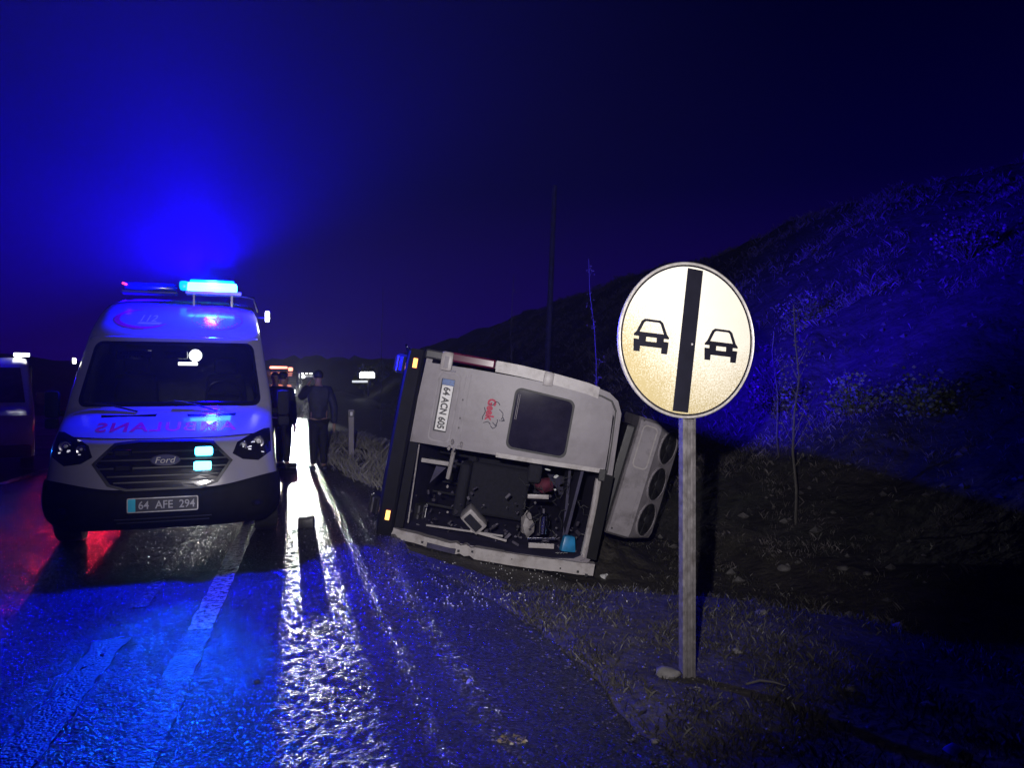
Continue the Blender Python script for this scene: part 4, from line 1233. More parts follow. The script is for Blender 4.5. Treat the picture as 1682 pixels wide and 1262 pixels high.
# print on the door: lettering and a small horned-figure style scribble outline
tv, tf = text_mesh('Geek', 0.092, 0.23, 0.001, bold=0.045)
MB().add([BL(0.38 + p.x, 0.765 + p.y, -0.0515 - p.z) for p in tv], tf).build('door_lettering', M['red_print'], door)
rr_ = random.Random(5)
mb = MB(); pts = []
for k in range(26):
    a = 2 * math.pi * k / 25
    rr3 = 0.095 + 0.022 * math.sin(5 * a) + 0.008 * rr_.uniform(-1, 1)
    pts.append(BL(0.42 + rr3 * 1.25 * math.cos(a), 0.79 + rr3 * math.sin(a), -0.0515))
for k in range(25):
    if k in (4, 9, 15, 16, 21): continue
    mb.tube([pts[k], pts[k + 1]], 0.0035, 4)
mb.build('door_emblem_outline', M['grey_print'], door)
for k in range(7):
    a, b = 0.47 + rr_.uniform(-0.03, 0.07), 0.86 + rr_.uniform(-0.05, 0.06)
    MB().box(BL(a, b, -0.0525), (rr_.uniform(0.01, 0.03), 0.003, rr_.uniform(0.008, 0.02)), Matrix.Rotation(rr_.uniform(0, 3), 4, 'Y')).build('emblem_mark', M['grey_print'], door)
# sill catch under the door, scraped steel
for k in range(6):
    MB().rock(BL(0.80 + rr_.uniform(-0.03, 0.05), 0.47 + rr_.uniform(-0.06, 0.10), -0.055), rr_.uniform(0.014, 0.03), k + 50).build('scraped_catch', M['case'], door)
# bumper and its lamps
mb = MB(); v = []
for i in range(25):
    a = -0.10 + 1.97 * i / 24; q = abs(i - 12) / 12
    y = -0.17 + 0.11 * q ** 3
    v += [BL(a, 0.0, y + 0.02), BL(a, -0.02, y), BL(a, -0.145, y), BL(a, -0.17, y + 0.02), BL(a, -0.17, 0.1), BL(a, 0.0, 0.1)]
f = [(6 * i + q, 6 * i + (q + 1) % 6, 6 * i + 6 + (q + 1) % 6, 6 * i + 6 + q) for i in range(24) for q in range(6)] + [tuple(range(6)), tuple(144 + q for q in range(6))[::-1]]
bb = MB().add(v, f).build('rear_bumper', M['matt_black'], bus, smooth=30)
mb = MB(); mb.tube([BL(-0.10 + 1.95 * i / 24, -0.172, -0.165 + 0.11 * (abs(i - 12) / 12) ** 3) for i in range(25)], 0.006, 6)
mb.build('bumper_edge_glint', M['chrome'], bb)  # bright tube added for the light catching the bumper's lower edge
for (a, m_) in ((0.045, 'amber_on'), (1.61, 'yellow_on')):
    MB().box(BL(a, -0.065, -0.125), (0.12, 0.10, 0.062), bevel=0.010).build('lamp_housing', M['tail_red'], bb)
    MB().box(BL(a, -0.065, -0.178), (0.096, 0.012, 0.042), bevel=0.004).build('marker_lamp', M[m_], bb)
# axle and wheels (underside faces left)
for (a, nm) in ((-0.0, 'wheel'), (1.72, 'wheel')):
    for yy in (0.95, 4.2):
        w = MB().lathe([(0.17, -0.10), (0.30, -0.11), (0.325, -0.08), (0.325, 0.08), (0.30, 0.11), (0.17, 0.10)], BL(a + 0.08 if a < 1 else a, -0.15, yy), 'X', 32).build('wheel', M['rubber'], bus, smooth=35)
        for k in range(20):
            t = 2 * math.pi * k / 20
            MB().box((a + (0.08 if a < 1 else 0), yy + 0.325 * math.cos(t), -0.15 + 0.325 * math.sin(t)), (0.17, 0.03, 0.016), Matrix.Rotation(-t + math.pi / 2, 4, 'X')).build('tread_block', M['steel'] if k % 2 else M['rubber'], w) if yy < 1 else None  # alternate blocks in steel tone paint the bands of light on the tyre
        MB().lathe([(0.165, -0.09), (0.12, -0.06), (0.05, -0.10), (0.05, 0.08), (0.165, 0.09)], BL(a + 0.08 if a < 1 else a, -0.15, yy), 'X', 24).build('rim', M['steel'], w, smooth=35)
mb = MB().tube([BL(0.1, -0.10, 0.95), BL(1.7, -0.10, 0.95)], 0.05, 10); mb.build('axle', M['rubber'], bus)
MB().tube([BL(-0.12, -0.20, -0.1), BL(-0.02, -0.19, 0.1)], 0.012, 8).build('tow_eye', M['chrome'], bus)
# rooftop cooling unit
ac = empty('cooling_unit'); ac.parent = bus
Rq = Matrix.Rotation(R(6.5), 3, 'Y'); pv_ = Vector((1.5, 0, 2.2)); ac.location = pv_ - Rq @ pv_; ac.rotation_euler = (0, R(6.5), 0)
zA, zB, zC = 2.20, 2.46, 2.76
aL, aR = 0.17, 1.50
prof = [(0.48, zA), (0.44, zA + 0.02), (0.46, zB), (0.86, zC), (0.92, zC + 0.01), (1.2, zC - 0.02), (1.9, zA + 0.1), (1.9, zA)]
mb = MB(); v = []
st_ = [(aL, 0.88), (aL + 0.03, 0.97), (aL + 0.10, 1.0), (aR - 0.10, 1.0), (aR - 0.03, 0.97), (aR, 0.88)]
for (a, k) in st_:
    v += [(a, 1.1 + (y - 1.1) * k, zA + (z - zA) * k) for y, z in prof]
m_ = len(prof)
f = [(i * m_ + q, i * m_ + (q + 1) % m_, (i + 1) * m_ + (q + 1) % m_, (i + 1) * m_ + q) for i in range(len(st_) - 1) for q in range(m_)] + [tuple(range(m_)), tuple((len(st_) - 1) * m_ + q for q in range(m_))[::-1]]
MB().add(v, f).build('shell', M['ac_white'], ac, smooth=25)
def ACR(a, z, d): 
    t = (z - (zA + 0.02)) / (zB - zA - 0.02)
    return (a, 0.44 + 0.02 * t - d, z)
for (x0, x1) in ((0.24, 0.72), (0.92, 1.40)):
    mb = MB(); ring(mb, rrect(x0, x1, zA + 0.055, zB - 0.035, 0.05, 5), rrect(x0 + 0.014, x1 - 0.014, zA + 0.069, zB - 0.049, 0.04, 5), ((x0 + x1) / 2, (zA + zB) / 2), ACR, 0.012, 0.0)
    mb.build('panel_rib', M['bus_light'] if x0 < 0.5 else M['ac_white'], ac)
for a in (0.20, 1.42): MB().box(ACR(a, zA + 0.05, 0.002), (0.02, 0.008, 0.018)).build('screw', M['plate_black'], ac)
sl2 = math.atan2(zC - zB, 0.40)
fdir = Vector((0, 0.40, zC - zB)).normalized(); fnor = Vector((0, -(zC - zB), 0.40)).normalized()
lenf = math.hypot(0.40, zC - zB)
for a in (0.42, 0.84, 1.25):
    c = Vector((a, 0.46, zB)) + fdir * (lenf * 0.50) + fnor * 0.002
    def FN(p, q, d, c=c): 
        w = c + Vector((1, 0, 0)) * p + fdir * q + fnor * d
        return (w.x, w.y, w.z)
    rf_ = 0.192
    mb = MB(); ring(mb, circ(rf_ + 0.012, 40), circ(rf_ - 0.004, 40), (0, 0), FN, 0.02, 0.0)
    fan = mb.build('fan', M['ac_white'], ac)
    mb = MB(); disc_patch(mb, circ(rf_ - 0.004, 40), FN, 0.004, 0.0); mb.build('fan_well', M['plate_black'], fan)
    mb = MB(); disc_patch(mb, circ(0.05, 20), FN, 0.02, 0.0); mb.build('fan_hub', M['dash'], fan)
    for k in range(6):
        t = 2 * math.pi * k / 6
        mb = MB(); q = [(0.05, -0.02), (0.17, -0.045), (0.175, 0.03), (0.05, 0.02)]
        q = [(x * math.cos(t) - y * math.sin(t), x * math.sin(t) + y * math.cos(t)) for x, y in q]
        mb.prism(q, FN, 0.006, 0.011); mb.build('fan_blade', M['rubber'], fan)
    mb = MB()
    for k in range(3):
        rr3 = rf_ * (0.5 + 0.22 * k)
        pp_ = [FN(rr3 * math.cos(2 * math.pi * j / 28), rr3 * math.sin(2 * math.pi * j / 28), 0.022) for j in range(29)]
        for j in range(28): mb.tube([pp_[j], pp_[j + 1]], 0.0018, 4, False)
    mb.build('fan_guard', M['black'], fan)
MB().box((0.84, 1.2, 2.15), (1.1, 1.3, 0.10), bevel=0.02).build('mounting_frame', M['black'], ac)
# interior: seats, rails, loose things
for r_ in range(3):
    y = 1.0 + r_ * 0.95
    for (a, w_) in ((0.42, 0.62), (1.38, 0.62)):
        mb = MB().box((a, y, 0.55), (w_, 0.46, 0.12), bevel=0.05); sb = mb.build('bench_seat', M['seat_cloth'], bus, smooth=60)
        MB().box((a, y + 0.22, 0.95), (w_, 0.11, 0.72), Matrix.Rotation(R(-8), 4, 'X'), bevel=0.05).build('backrest', M['seat_cloth'], sb, smooth=60)
        MB().tube([(a - w_ / 2 + 0.05, y, 0.1), (a - w_ / 2 + 0.05, y, 0.5)], 0.018, 6).build('seat_leg', M['black'], sb)
        MB().tube([(a + w_ / 2 - 0.05, y, 0.1), (a + w_ / 2 - 0.05, y, 0.5)], 0.018, 6).build('seat_leg', M['black'], sb)
MB().tube([(0.86, 0.35, 0.43), (1.22, 0.40, 0.41)], 0.024, 8).build('seat_rail', M['case'], bus)
MB().box((1.06, 0.36, 0.25), (0.045, 0.03, 0.30), Matrix.Rotation(R(-2), 4, 'Y'), bevel=0.004).build('seat_bracket', M['case'], bus)
mb = MB().prism([(1.10, 0.38), (1.10, 0.27), (1.30, 0.23)], lambda a, b, d: (a, 0.36 + d, b), 0, 0.01); mb.build('gusset_plate', M['bus_inside'], bus)
mb = MB().tube([(0.87, 0.05, 0.09), (1.70, 0.06, 0.12)], 0.008, 6); mb.build('door_sill_rail', M['case'], bus)
mb = MB().tube([(0.88, 0.02, 1.98), (1.20, 0.02, 1.985), (1.70, 0.03, 1.97)], 0.034, 8); mb.build('roof_edge_rail', M['bus_light'], bus)
MB().box((0.83, -0.04, 2.00), (0.12, 0.08, 0.07), bevel=0.01).build('door_lock', M['rubber'], bus)
for k in range(2):
    MB().box((1.15 + 0.12 * k, 0.7 + 0.5 * k, 1.80 - 0.05 * k), (0.8, 0.9, 0.03), Matrix.Rotation(R(4 - 9 * k), 4, 'Y')).build('ceiling_panel', M['bus_inside'], bus)

Bm = bus.matrix_world.copy()
def loose(name, mb, m_, loc, label, cat, rot=(0, 0, 0), smooth=40):
    o = mb.build(name, m_, None, smooth=smooth)
    o.location = loc; o.rotation_euler = rot
    return tag(o, label, cat)
IN = 7.95
o = MB().box((0, 0, 0), (0.26, 0.22, 0.16), bevel=0.03).build('equipment_case', M['case'], None, smooth=50)
o.location = at(778, 853, IN - 0.15); o.rotation_euler = (0.2, R(48), 0.2)
tag(o, 'pale plastic case tipped on its corner inside the open minibus', 'case')
MB().box((0.0, -0.112, -0.01), (0.19, 0.012, 0.09), bevel=0.01).build('lid_recess', M['seat_cloth'], o)
MB().box((0, -0.118, 0.066), (0.08, 0.018, 0.02), bevel=0.004).build('handle', M['bus_light'], o)
loose('steel_flask', MB().lathe([(0.03, -0.10), (0.042, -0.095), (0.044, 0.09), (0.03, 0.10), (0.02, 0.115)], n=20), M['chrome'], at(893, 862, IN - 0.1), 'upright bright steel cylinder standing among debris in the minibus', 'cylinder', (0.0, R(4), 0))
loose('metal_bar', MB().box((0, 0, 0), (0.225, 0.03, 0.045), bevel=0.004), M['bus_light'], at(884, 816, IN), 'short pale metal bar jammed level in the open rear of the minibus', 'metal bar', (0, R(2), 0))
loose('blue_container', MB().box((0, 0, 0), (0.17, 0.12, 0.17), bevel=0.03, taper=0.7), M['blue_cloth'], at(933, 893, IN - 0.15), 'crumpled turquoise plastic container in the low corner of the minibus', 'container', (0, R(8), 0.2), 30)
loose('cloth_bundle', MB().rock((0, 0, 0), 0.11, 4, (1, 0.8, 0.8)), M['red_cloth'], at(893, 797, IN + 0.3), 'dark red cloth bundle above the pale bar in the minibus', 'cloth')
loose('grey_bag', MB().rock((0, 0, 0), 0.12, 9, (0.6, 0.6, 1.1)), M['case'], at(866, 862, IN + 0.1), 'crumpled grey bag left of the steel cylinder in the minibus', 'bag')
loose('dark_cushion', MB().box((0, 0, 0), (0.15, 0.1, 0.2), bevel=0.04), M['seat_cloth'], at(878, 778, IN), 'dark cushion hanging under the door edge in the minibus', 'cushion', (0, R(10), 0), 60)
frag = [((914, 783), 0.05, 0.03, 'pale torn scrap hanging highest of the fragments below the door edge'),
        ((912, 805), 0.03, 0.02, 'small bright fragment just right of the pale metal bar'),
        ((668, 830), 0.05, 0.04, 'small grey scrap caught low inside the minibus near the yellow lamp'),
        ((900, 772), 0.06, 0.012, 'thin bright sliver tucked under the torn door edge'),
        ((905, 898), 0.07, 0.03, 'scraped pale panel lying left of the turquoise container'),
        ((735, 800), 0.02, 0.03, 'small bracket on the floor behind the seat rail'),
        ((735, 842), 0.025, 0.02, 'bent clip left of the pale case')]
for i, ((px, py), w_, h_, lb) in enumerate(frag):
    rr_ = random.Random(i + 30)
    mb = MB(); n = 7
    poly = [(w_ * 0.6 * math.cos(2 * math.pi * k / n) * rr_.uniform(0.6, 1.2), h_ * 0.6 * math.sin(2 * math.pi * k / n) * rr_.uniform(0.6, 1.2)) for k in range(n)]
    mb.prism(poly, lambda a, b, d: (a, d, b), 0, 0.012)
    loose('fragment', mb, M['reflective'] if i in (0, 1, 3) else M['case'], at(px, py, IN), lb, 'fragment', (0.2, rr_.uniform(-0.3, 0.3), 0.3))
rr_ = random.Random(77)
mb = MB()
for k in range(210):
    px = rr_.uniform(660, 960); py = 745 + 0.19 * (px - 640) + 112 - abs(rr_.gauss(0, 34))
    if py < 745 + 0.19 * (px - 690): continue
    if px < 850 and rr_.random() < 0.45: continue
    p = at(px, py, rr_.uniform(7.85, 8.5)); s_ = rr_.uniform(0.006, 0.028)
    if rr_.random() < 0.5: mb.box(p, (s_ * rr_.uniform(0.5, 3.5), s_, s_ * rr_.uniform(0.3, 1.2)), Matrix.Rotation(rr_.uniform(0, 3), 4, 'Y') @ Matrix.Rotation(rr_.uniform(0, 3), 4, 'X'))
    else:
        n = 6; poly = [(s_ * math.cos(2 * math.pi * q / n) * rr_.uniform(0.4, 1.3), s_ * math.sin(2 * math.pi * q / n) * rr_.uniform(0.4, 1.3)) for q in range(n)]
        a = rr_.uniform(-0.8, 0.8); mb.prism(poly, lambda u_, w_, d: (p.x + u_, p.y + d + a * w_, p.z + w_), 0, 0.004)
tag(mb.build('debris', mat('scrap', (0.045, 0.04, 0.06), 0.6, var=0.9, scale=7)), 'small broken trim and torn scraps strewn through the open minibus', 'debris', kind='stuff')
mb = MB()
for k in range(16):
    px, py = rr_.uniform(845, 960), rr_.uniform(775, 850); p = at(px, py, rr_.uniform(7.85, 8.3))
    pts = [p]
    for q in range(6): pts.append(pts[-1] + Vector((rr_.uniform(-0.05, 0.05), rr_.uniform(-0.04, 0.04), rr_.uniform(-0.07, 0.03))))
    mb.tube(pts, 0.004, 4)
tag(mb.build('loose_wiring', M['dash']), 'torn dark wiring hanging in the open minibus', 'wiring', kind='stuff')
mb = MB()
for k in range(260):
    px, py = rr_.gauss(830, 110), rr_.uniform(925, 1000)
    p, u, s = on_ground(px, py); s_ = rr_.uniform(0.003, 0.008); a = rr_.uniform(0, 6)
    mb.add([p + Vector((s_ * math.cos(a + q * 2.1), s_ * math.sin(a + q * 2.1), 0.006 + 0.006 * rr_.random())) for q in range(3)] + [p + Vector((0, 0, -0.002))], [(0, 1, 2), (0, 3, 1), (1, 3, 2), (2, 3, 0)])
tag(mb.build('broken_glass', M['reflective']), 'crumbs of broken glass on the ground below the minibus', 'glass', kind='stuff')
def bar_between(name, p, q, r, m_, label, cat, flat=False):
    mid = (p + q) / 2
    mb = MB()
    if flat:
        d = q - p; L_ = d.length
        rot = d.to_track_quat('X', 'Z').to_matrix().to_4x4()
        mb.box((0, 0, 0), (L_, r * 0.5, r * 2), rot, bevel=r * 0.15)
    else:
        mb.tube([p - mid, q - mid], r, 8)
    o = mb.build(name, m_)
    o.location = mid
    return tag(o, label, cat)
bar_between('trim_strip', at(700, 863, 7.75), at(826, 881, 7.75), 0.010, M['case'], 'long pale trim strip lying in the opening above the corner beam', 'trim strip', True)
bar_between('trim_strip', at(772, 872, 7.72), at(832, 889, 7.72), 0.012, M['bus_light'], 'short pale trim strip ending below the longer one by the case', 'trim strip', True)
bar_between('trim_strip', at(866, 885, 7.75), at(914, 886, 7.75), 0.010, M['chrome'], 'thin shiny strip lying over the scraped panel beside the turquoise container', 'trim strip', True)
bar_between('trim_strip', at(868, 896, 7.76), at(910, 898, 7.76), 0.026, M['bus_light'], 'wide scraped strip under the thin shiny strip in the minibus', 'trim strip', True)
bar_between('trim_strip', at(912, 909, 7.74), at(934, 909, 7.74), 0.006, M['chrome'], 'shortest bright strip, directly under the turquoise container', 'trim strip', True)

# crushed soil heaped against the roof of the minibus
def heap(px, py, depth, r, h, seed):
    p = at(px, py, depth); u, s = US(p.x, p.y)
    return (p.x, p.y, ground_z(u, s))
mb = MB(); v = []; NH = 36
c0 = W(3.15, 8.3)
for j in range(NH + 1):
    for i in range(NH + 1):
        a = (i / NH - 0.5) * 2.0; b = (j / NH - 0.5) * 2.6
        x = c0.x + a; y = c0.y + b
        u, s = US(x, y)
        g = ground_z(u, s)
        hh = 0.30 * math.exp(-(a / 0.5) ** 2 - (b / 0.65) ** 2) * (1 + 0.7 * noise.fractal(Vector((x * 4, y * 4, 3)), 1, 2, 4)) - 0.012
        v.append((x, y, g + hh))
f = [(j * (NH + 1) + i, j * (NH + 1) + i + 1, (j + 1) * (NH + 1) + i + 1, (j + 1) * (NH + 1) + i) for j in range(NH) for i in range(NH)]
tag(MB().add(v, f).build('soil_heap', M['soil'], smooth=60), kind='structure')

# ------------------------------------------------------------------ litter
p, u, s = on_ground(990, 954)
loose('crushed_cup', MB().lathe([(0.001, -0.05), (0.028, -0.05), (0.04, 0.05), (0.034, 0.04)], n=12), M['reflective'], p + Vector((0, 0, 0.03)), 'crushed white cup on the ground right below the end of the corner beam', 'cup', (1.4, 0.3, 0.9))
p, u, s = on_ground(1565, 1240)
loose('plastic_wrapper', MB().box((0, 0, 0), (0.10, 0.05, 0.02), bevel=0.006, taper=0.7), mat('blue_wrapper', (0.03, 0.03, 0.6), 0.4), p + Vector((0, 0, 0.02)), 'small blue plastic wrapper on the black verge in the lower corner', 'wrapper', (0.3, 0.1, 0.7))
p, u, s = on_ground(1255, 1140)
loose('twig', MB().tube([(-0.09, 0, 0), (-0.02, 0.01, 0.015), (0.05, 0, 0.01), (0.10, -0.02, 0)], [0.007, 0.008, 0.006, 0.003], 6), M['stem'], p + Vector((0, 0, 0.03)), 'short bare twig in the grass right of the signpost', 'twig')
p, u, s = on_ground(841, 1224)
mb = MB(); rr_ = random.Random(8)
for k in range(40):
    a = rr_.uniform(0, 6.28); q = rr_.random() ** 0.5
    x, y = 0.07 * q * math.cos(a), 0.045 * q * math.sin(a)
    t = rr_.uniform(0, 6.28)
    w1, w2 = 0.010, 0.005
    mb.add([(x + w1 * math.cos(t), y + w1 * math.sin(t), 0.004), (x - w2 * math.sin(t), y + w2 * math.cos(t), rr_.uniform(0.006, 0.016)), (x - w1 * math.cos(t), y - w1 * math.sin(t), 0.004), (x + w2 * math.sin(t), y - w2 * math.cos(t), 0.005)], [(0, 1, 2), (0, 2, 3)])
o = mb.build('leaf_litter', mat('wet_yellow_leaves', (0.20, 0.16, 0.05), 0.4, var=0.5, scale=40)); o.location = p + Vector((0, 0, 0.003))
tag(o, 'patch of wet yellow leaves lying on the asphalt', 'leaves', kind='stuff')
p, u, s = on_ground(770, 1121)
loose('blue_scrap', MB().prism([(-0.012, -0.03), (0.004, -0.02), (0.010, 0.0), (0.002, 0.028), (-0.008, 0.01)], lambda a, b, d: (a, b, d), 0, 0.006), mat('blue_scrap', (0.25, 0.25, 0.8), 0.4), p, 'tiny pale blue scrap on the asphalt near the verge', 'scrap')
p, u, s = on_ground(412, 1128)
# black box standing on the wet road
p, u, s = on_ground(503, 867)
bxo = MB().box((0, 0, 0.055), (0.16, 0.13, 0.11), bevel=0.012).build('black_box', M['black'], smooth=50)
bxo.location = p; bxo.rotation_euler = (0, 0, 0.15)
tag(bxo, 'small black box standing in the bright headlight streak on the road', 'box')
MB().box((0.0, -0.064, 0.10), (0.10, 0.008, 0.02), bevel=0.003).build('box_handle', M['rubber'], bxo)

# ------------------------------------------------------------------ marker post beside the road
p = at(577, 765, 13.9); mp = empty('marker_post', (p.x, p.y, ground_z(*US(p.x, p.y))), 0.25)
tag(mp, 'short pale marker post standing before the heap of dry grass', 'marker post')
MB().box((0, 0, 0.48), (0.105, 0.05, 1.0), bevel=0.012).build('stake', M['bus_paint'], mp)
MB().box((0, -0.028, 0.90), (0.105, 0.008, 0.12), bevel=0.002).build('dark_band', M['black'], mp)
MB().box((-0.0, -0.034, 0.90), (0.045, 0.008, 0.07), bevel=0.002).build('reflector', M['reflective'], mp)

# ------------------------------------------------------------------ people
def skin_chain(name, joints, edges, m_, parent, root=0, sub=1):
    me = bpy.data.meshes.new(name)
    me.from_pydata([j[0] for j in joints], edges, [])
    ob = bpy.data.objects.new(name, me); COL.objects.link(ob)
    md = ob.modifiers.new('s', 'SKIN')
    for i, j in enumerate(joints):
        r_ = j[1]
        me.skin_vertices[0].data[i].radius = r_ if isinstance(r_, tuple) else (r_, r_)
    me.skin_vertices[0].data[root].use_root = True
    md.use_smooth_shade = True
    ss_ = ob.modifiers.new('u', 'SUBSURF'); ss_.levels = sub
    dg = bpy.context.evaluated_depsgraph_get()
    m2 = bpy.data.meshes.new_from_object(ob.evaluated_get(dg))
    bpy.data.objects.remove(ob)
    m2.materials.clear(); m2.materials.append(m_)
    m2.shade_smooth()
    o = bpy.data.objects.new(name, m2); COL.objects.link(o); o.parent = parent
    return o
def person(loc, rz, H, label, jm, pose, stripe=None):
    root = empty('person', loc, rz)
    tag(root, label, 'person', 'people standing by the road')
    k = H / 1.75
    # pelvis chest neck head ; arms from pose ; facing -Y
    LH = pose.get('lh', (-0.26, -0.02, 0.80)); LE = pose.get('le', (-0.27, 0.03, 1.12))
    RH = pose.get('rh', (0.26, -0.02, 0.80)); RE = pose.get('re', (0.27, 0.03, 1.12))
    st = pose.get('stance', 0.11)
    J = [((0, 0, 0.95), (0.15, 0.11)), ((0, 0, 1.15), (0.14, 0.10)), ((0, 0, 1.36), (0.17, 0.11)), ((0, 0, 1.47), 0.075), ((0, -0.01, 1.54), 0.052),
         ((0, -0.02, 1.62), (0.070, 0.082)), ((0, -0.02, 1.70), (0.068, 0.08)), ((0, -0.01, 1.745), 0.045),
         ((-0.18, 0, 1.42), 0.065), (LE, 0.045), (LH, 0.028), ((0.18, 0, 1.42), 0.065), (RE, 0.045), (RH, 0.028),
         ((-st * 0.9, 0, 0.86), 0.095), ((-st, -0.02, 0.50), 0.06), ((-st - 0.01, 0.01, 0.10), 0.04), ((-st - 0.02, -0.16, 0.035), (0.038, 0.03)),
         ((st * 0.9, 0, 0.86), 0.095), ((st, -0.02, 0.50), 0.06), ((st + 0.01, 0.01, 0.10), 0.04), ((st + 0.02, -0.16, 0.035), (0.038, 0.03)),
         ((0, -0.115, 1.63), 0.012)]
    E = [(0, 1), (1, 2), (2, 3), (3, 4), (4, 5), (5, 6), (6, 7), (2, 8), (8, 9), (9, 10), (2, 11), (11, 12), (12, 13), (0, 14), (14, 15), (15, 16), (16, 17), (0, 18), (18, 19), (19, 20), (20, 21), (5, 22)]
    for (hi, el, sd) in ((10, LE, -1), (13, RE, 1)):
        h = Vector(J[hi][0]); d = (h - Vector(el)).normalized()
        sdv = Vector((sd * 0.0, -1, 0)) if abs(d.y) < 0.8 else Vector((1, 0, 0))
        sdv = (sdv - d * sdv.dot(d)).normalized()
        J.append((tuple(h + d * 0.07), (0.034, 0.018))); pi_ = len(J) - 1; E.append((hi, pi_))
        for q, (of, ln) in enumerate(((-0.028, 0.06), (-0.010, 0.075), (0.010, 0.07), (0.028, 0.055))):
            J.append((tuple(h + d * (0.085 + ln * 0.5) + sdv * of), 0.009)); J.append((tuple(h + d * (0.08 + ln) + sdv * of * 1.1 + Vector((0, -0.01, 0))), 0.008))
            E += [(pi_, len(J) - 2), (len(J) - 2, len(J) - 1)]
        J.append((tuple(h + d * 0.06 + sdv * 0.055), 0.010)); E.append((hi, len(J) - 1))
    J = [((a[0] * k, a[1] * k, a[2] * k), b) for a, b in J]
    skin_chain('body', J, E, M['skin'], root, 0)
    def grow(idx, ex, z=None):
        out = []
        for i in idx:
            r_ = J[i][1]; r_ = r_ if isinstance(r_, tuple) else (r_, r_)
            out.append((J[i][0], (r_[0] + ex, r_[1] + ex)))
        return out
    ji = [0, 1, 2, 3, 8, 9, 10, 11, 12, 13]
    jj = grow(ji, 0.03)
    jj[0] = ((0, 0, 0.88 * k), (0.20, 0.15))
    je = [(0, 1), (1, 2), (2, 3), (2, 4), (4, 5), (5, 6), (2, 7), (7, 8), (8, 9)]
    jk = skin_chain('jacket', jj, je, jm, root, 1)
    ti = [0, 14, 15, 16, 18, 19, 20]
    tt = grow(ti, 0.022); tt[0] = ((0, 0, 0.93 * k), (0.165, 0.125))
    skin_chain('trousers', tt, [(0, 1), (1, 2), (2, 3), (0, 4), (4, 5), (5, 6)], M['trousers'], root, 0)
    for sg in (-1, 1):
        MB().box((sg * (st + 0.02) * k, -0.07, 0.045), (0.10, 0.28, 0.09), bevel=0.035).build('shoe', M['black'], root, smooth=60)
        MB().lathe([(0.001, -0.004), (0.011, 0), (0.001, 0.004)], (sg * 0.03, -0.098 * k, 1.66 * k), 'Y', 10).build('eye', M['hair'], root)
        MB().box((sg * 0.078, -0.01, 1.645 * k), (0.016, 0.03, 0.055), bevel=0.006).build('ear', M['skin'], root)
    bm = bmesh.new(); bmesh.ops.create_uvsphere(bm, u_segments=18, v_segments=12, radius=1)
    keep = MB(); idx = {}
    for v_ in bm.verts: v_.co = Vector((v_.co.x * 0.086, v_.co.y * 0.098 + 0.014, v_.co.z * 0.098))
    bmesh.ops.delete(bm, geom=[v_ for v_ in bm.verts if v_.co.z < -0.03 + (0.055 if v_.co.y < -0.03 else -0.03)], context='VERTS')
    me = bpy.data.meshes.new('hair'); bm.to_mesh(me); bm.free(); me.materials.append(M['hair']); me.shade_smooth()
    ho = bpy.data.objects.new('hair', me); COL.objects.link(ho); ho.parent = root; ho.location = (0, -0.02, 1.685 * k)
    if stripe:
        for (x, y, z, w_, h_) in stripe:
            MB().box((x, y, z), (w_, 0.01, h_), bevel=0.002).build('reflective_patch', M['reflective'], jk)
    return root
person((at(465, 700, 13.6).x, 13.6, 0), R(150), 1.74, 'person in dark jacket seen from behind beside the ambulance', M['jacket_dark'],
       {'rh': (0.22, -0.22, 1.02), 're': (0.30, -0.02, 1.10), 'stance': 0.085}, [(-0.10, 0.165, 1.16, 0.03, 0.13), (0.02, 0.17, 0.93, 0.16, 0.015)])
person((at(523, 700, 13.2).x, 13.2, 0), R(200), 1.76, 'person in blue grey jacket with one hand raised to the face', M['jacket_blue'],
       {'rh': (0.16, -0.28, 1.50), 're': (0.30, -0.10, 1.28), 'lh': (-0.27, 0.0, 0.82), 'stance': 0.08})
person((at(452, 700, 15.5).x, 15.5, 0), R(10), 1.76, 'person in dark clothes half hidden behind the ambulance corner', M['jacket_dark'], {'stance': 0.10}, [(0.05, -0.16, 1.30, 0.02, 0.12)])

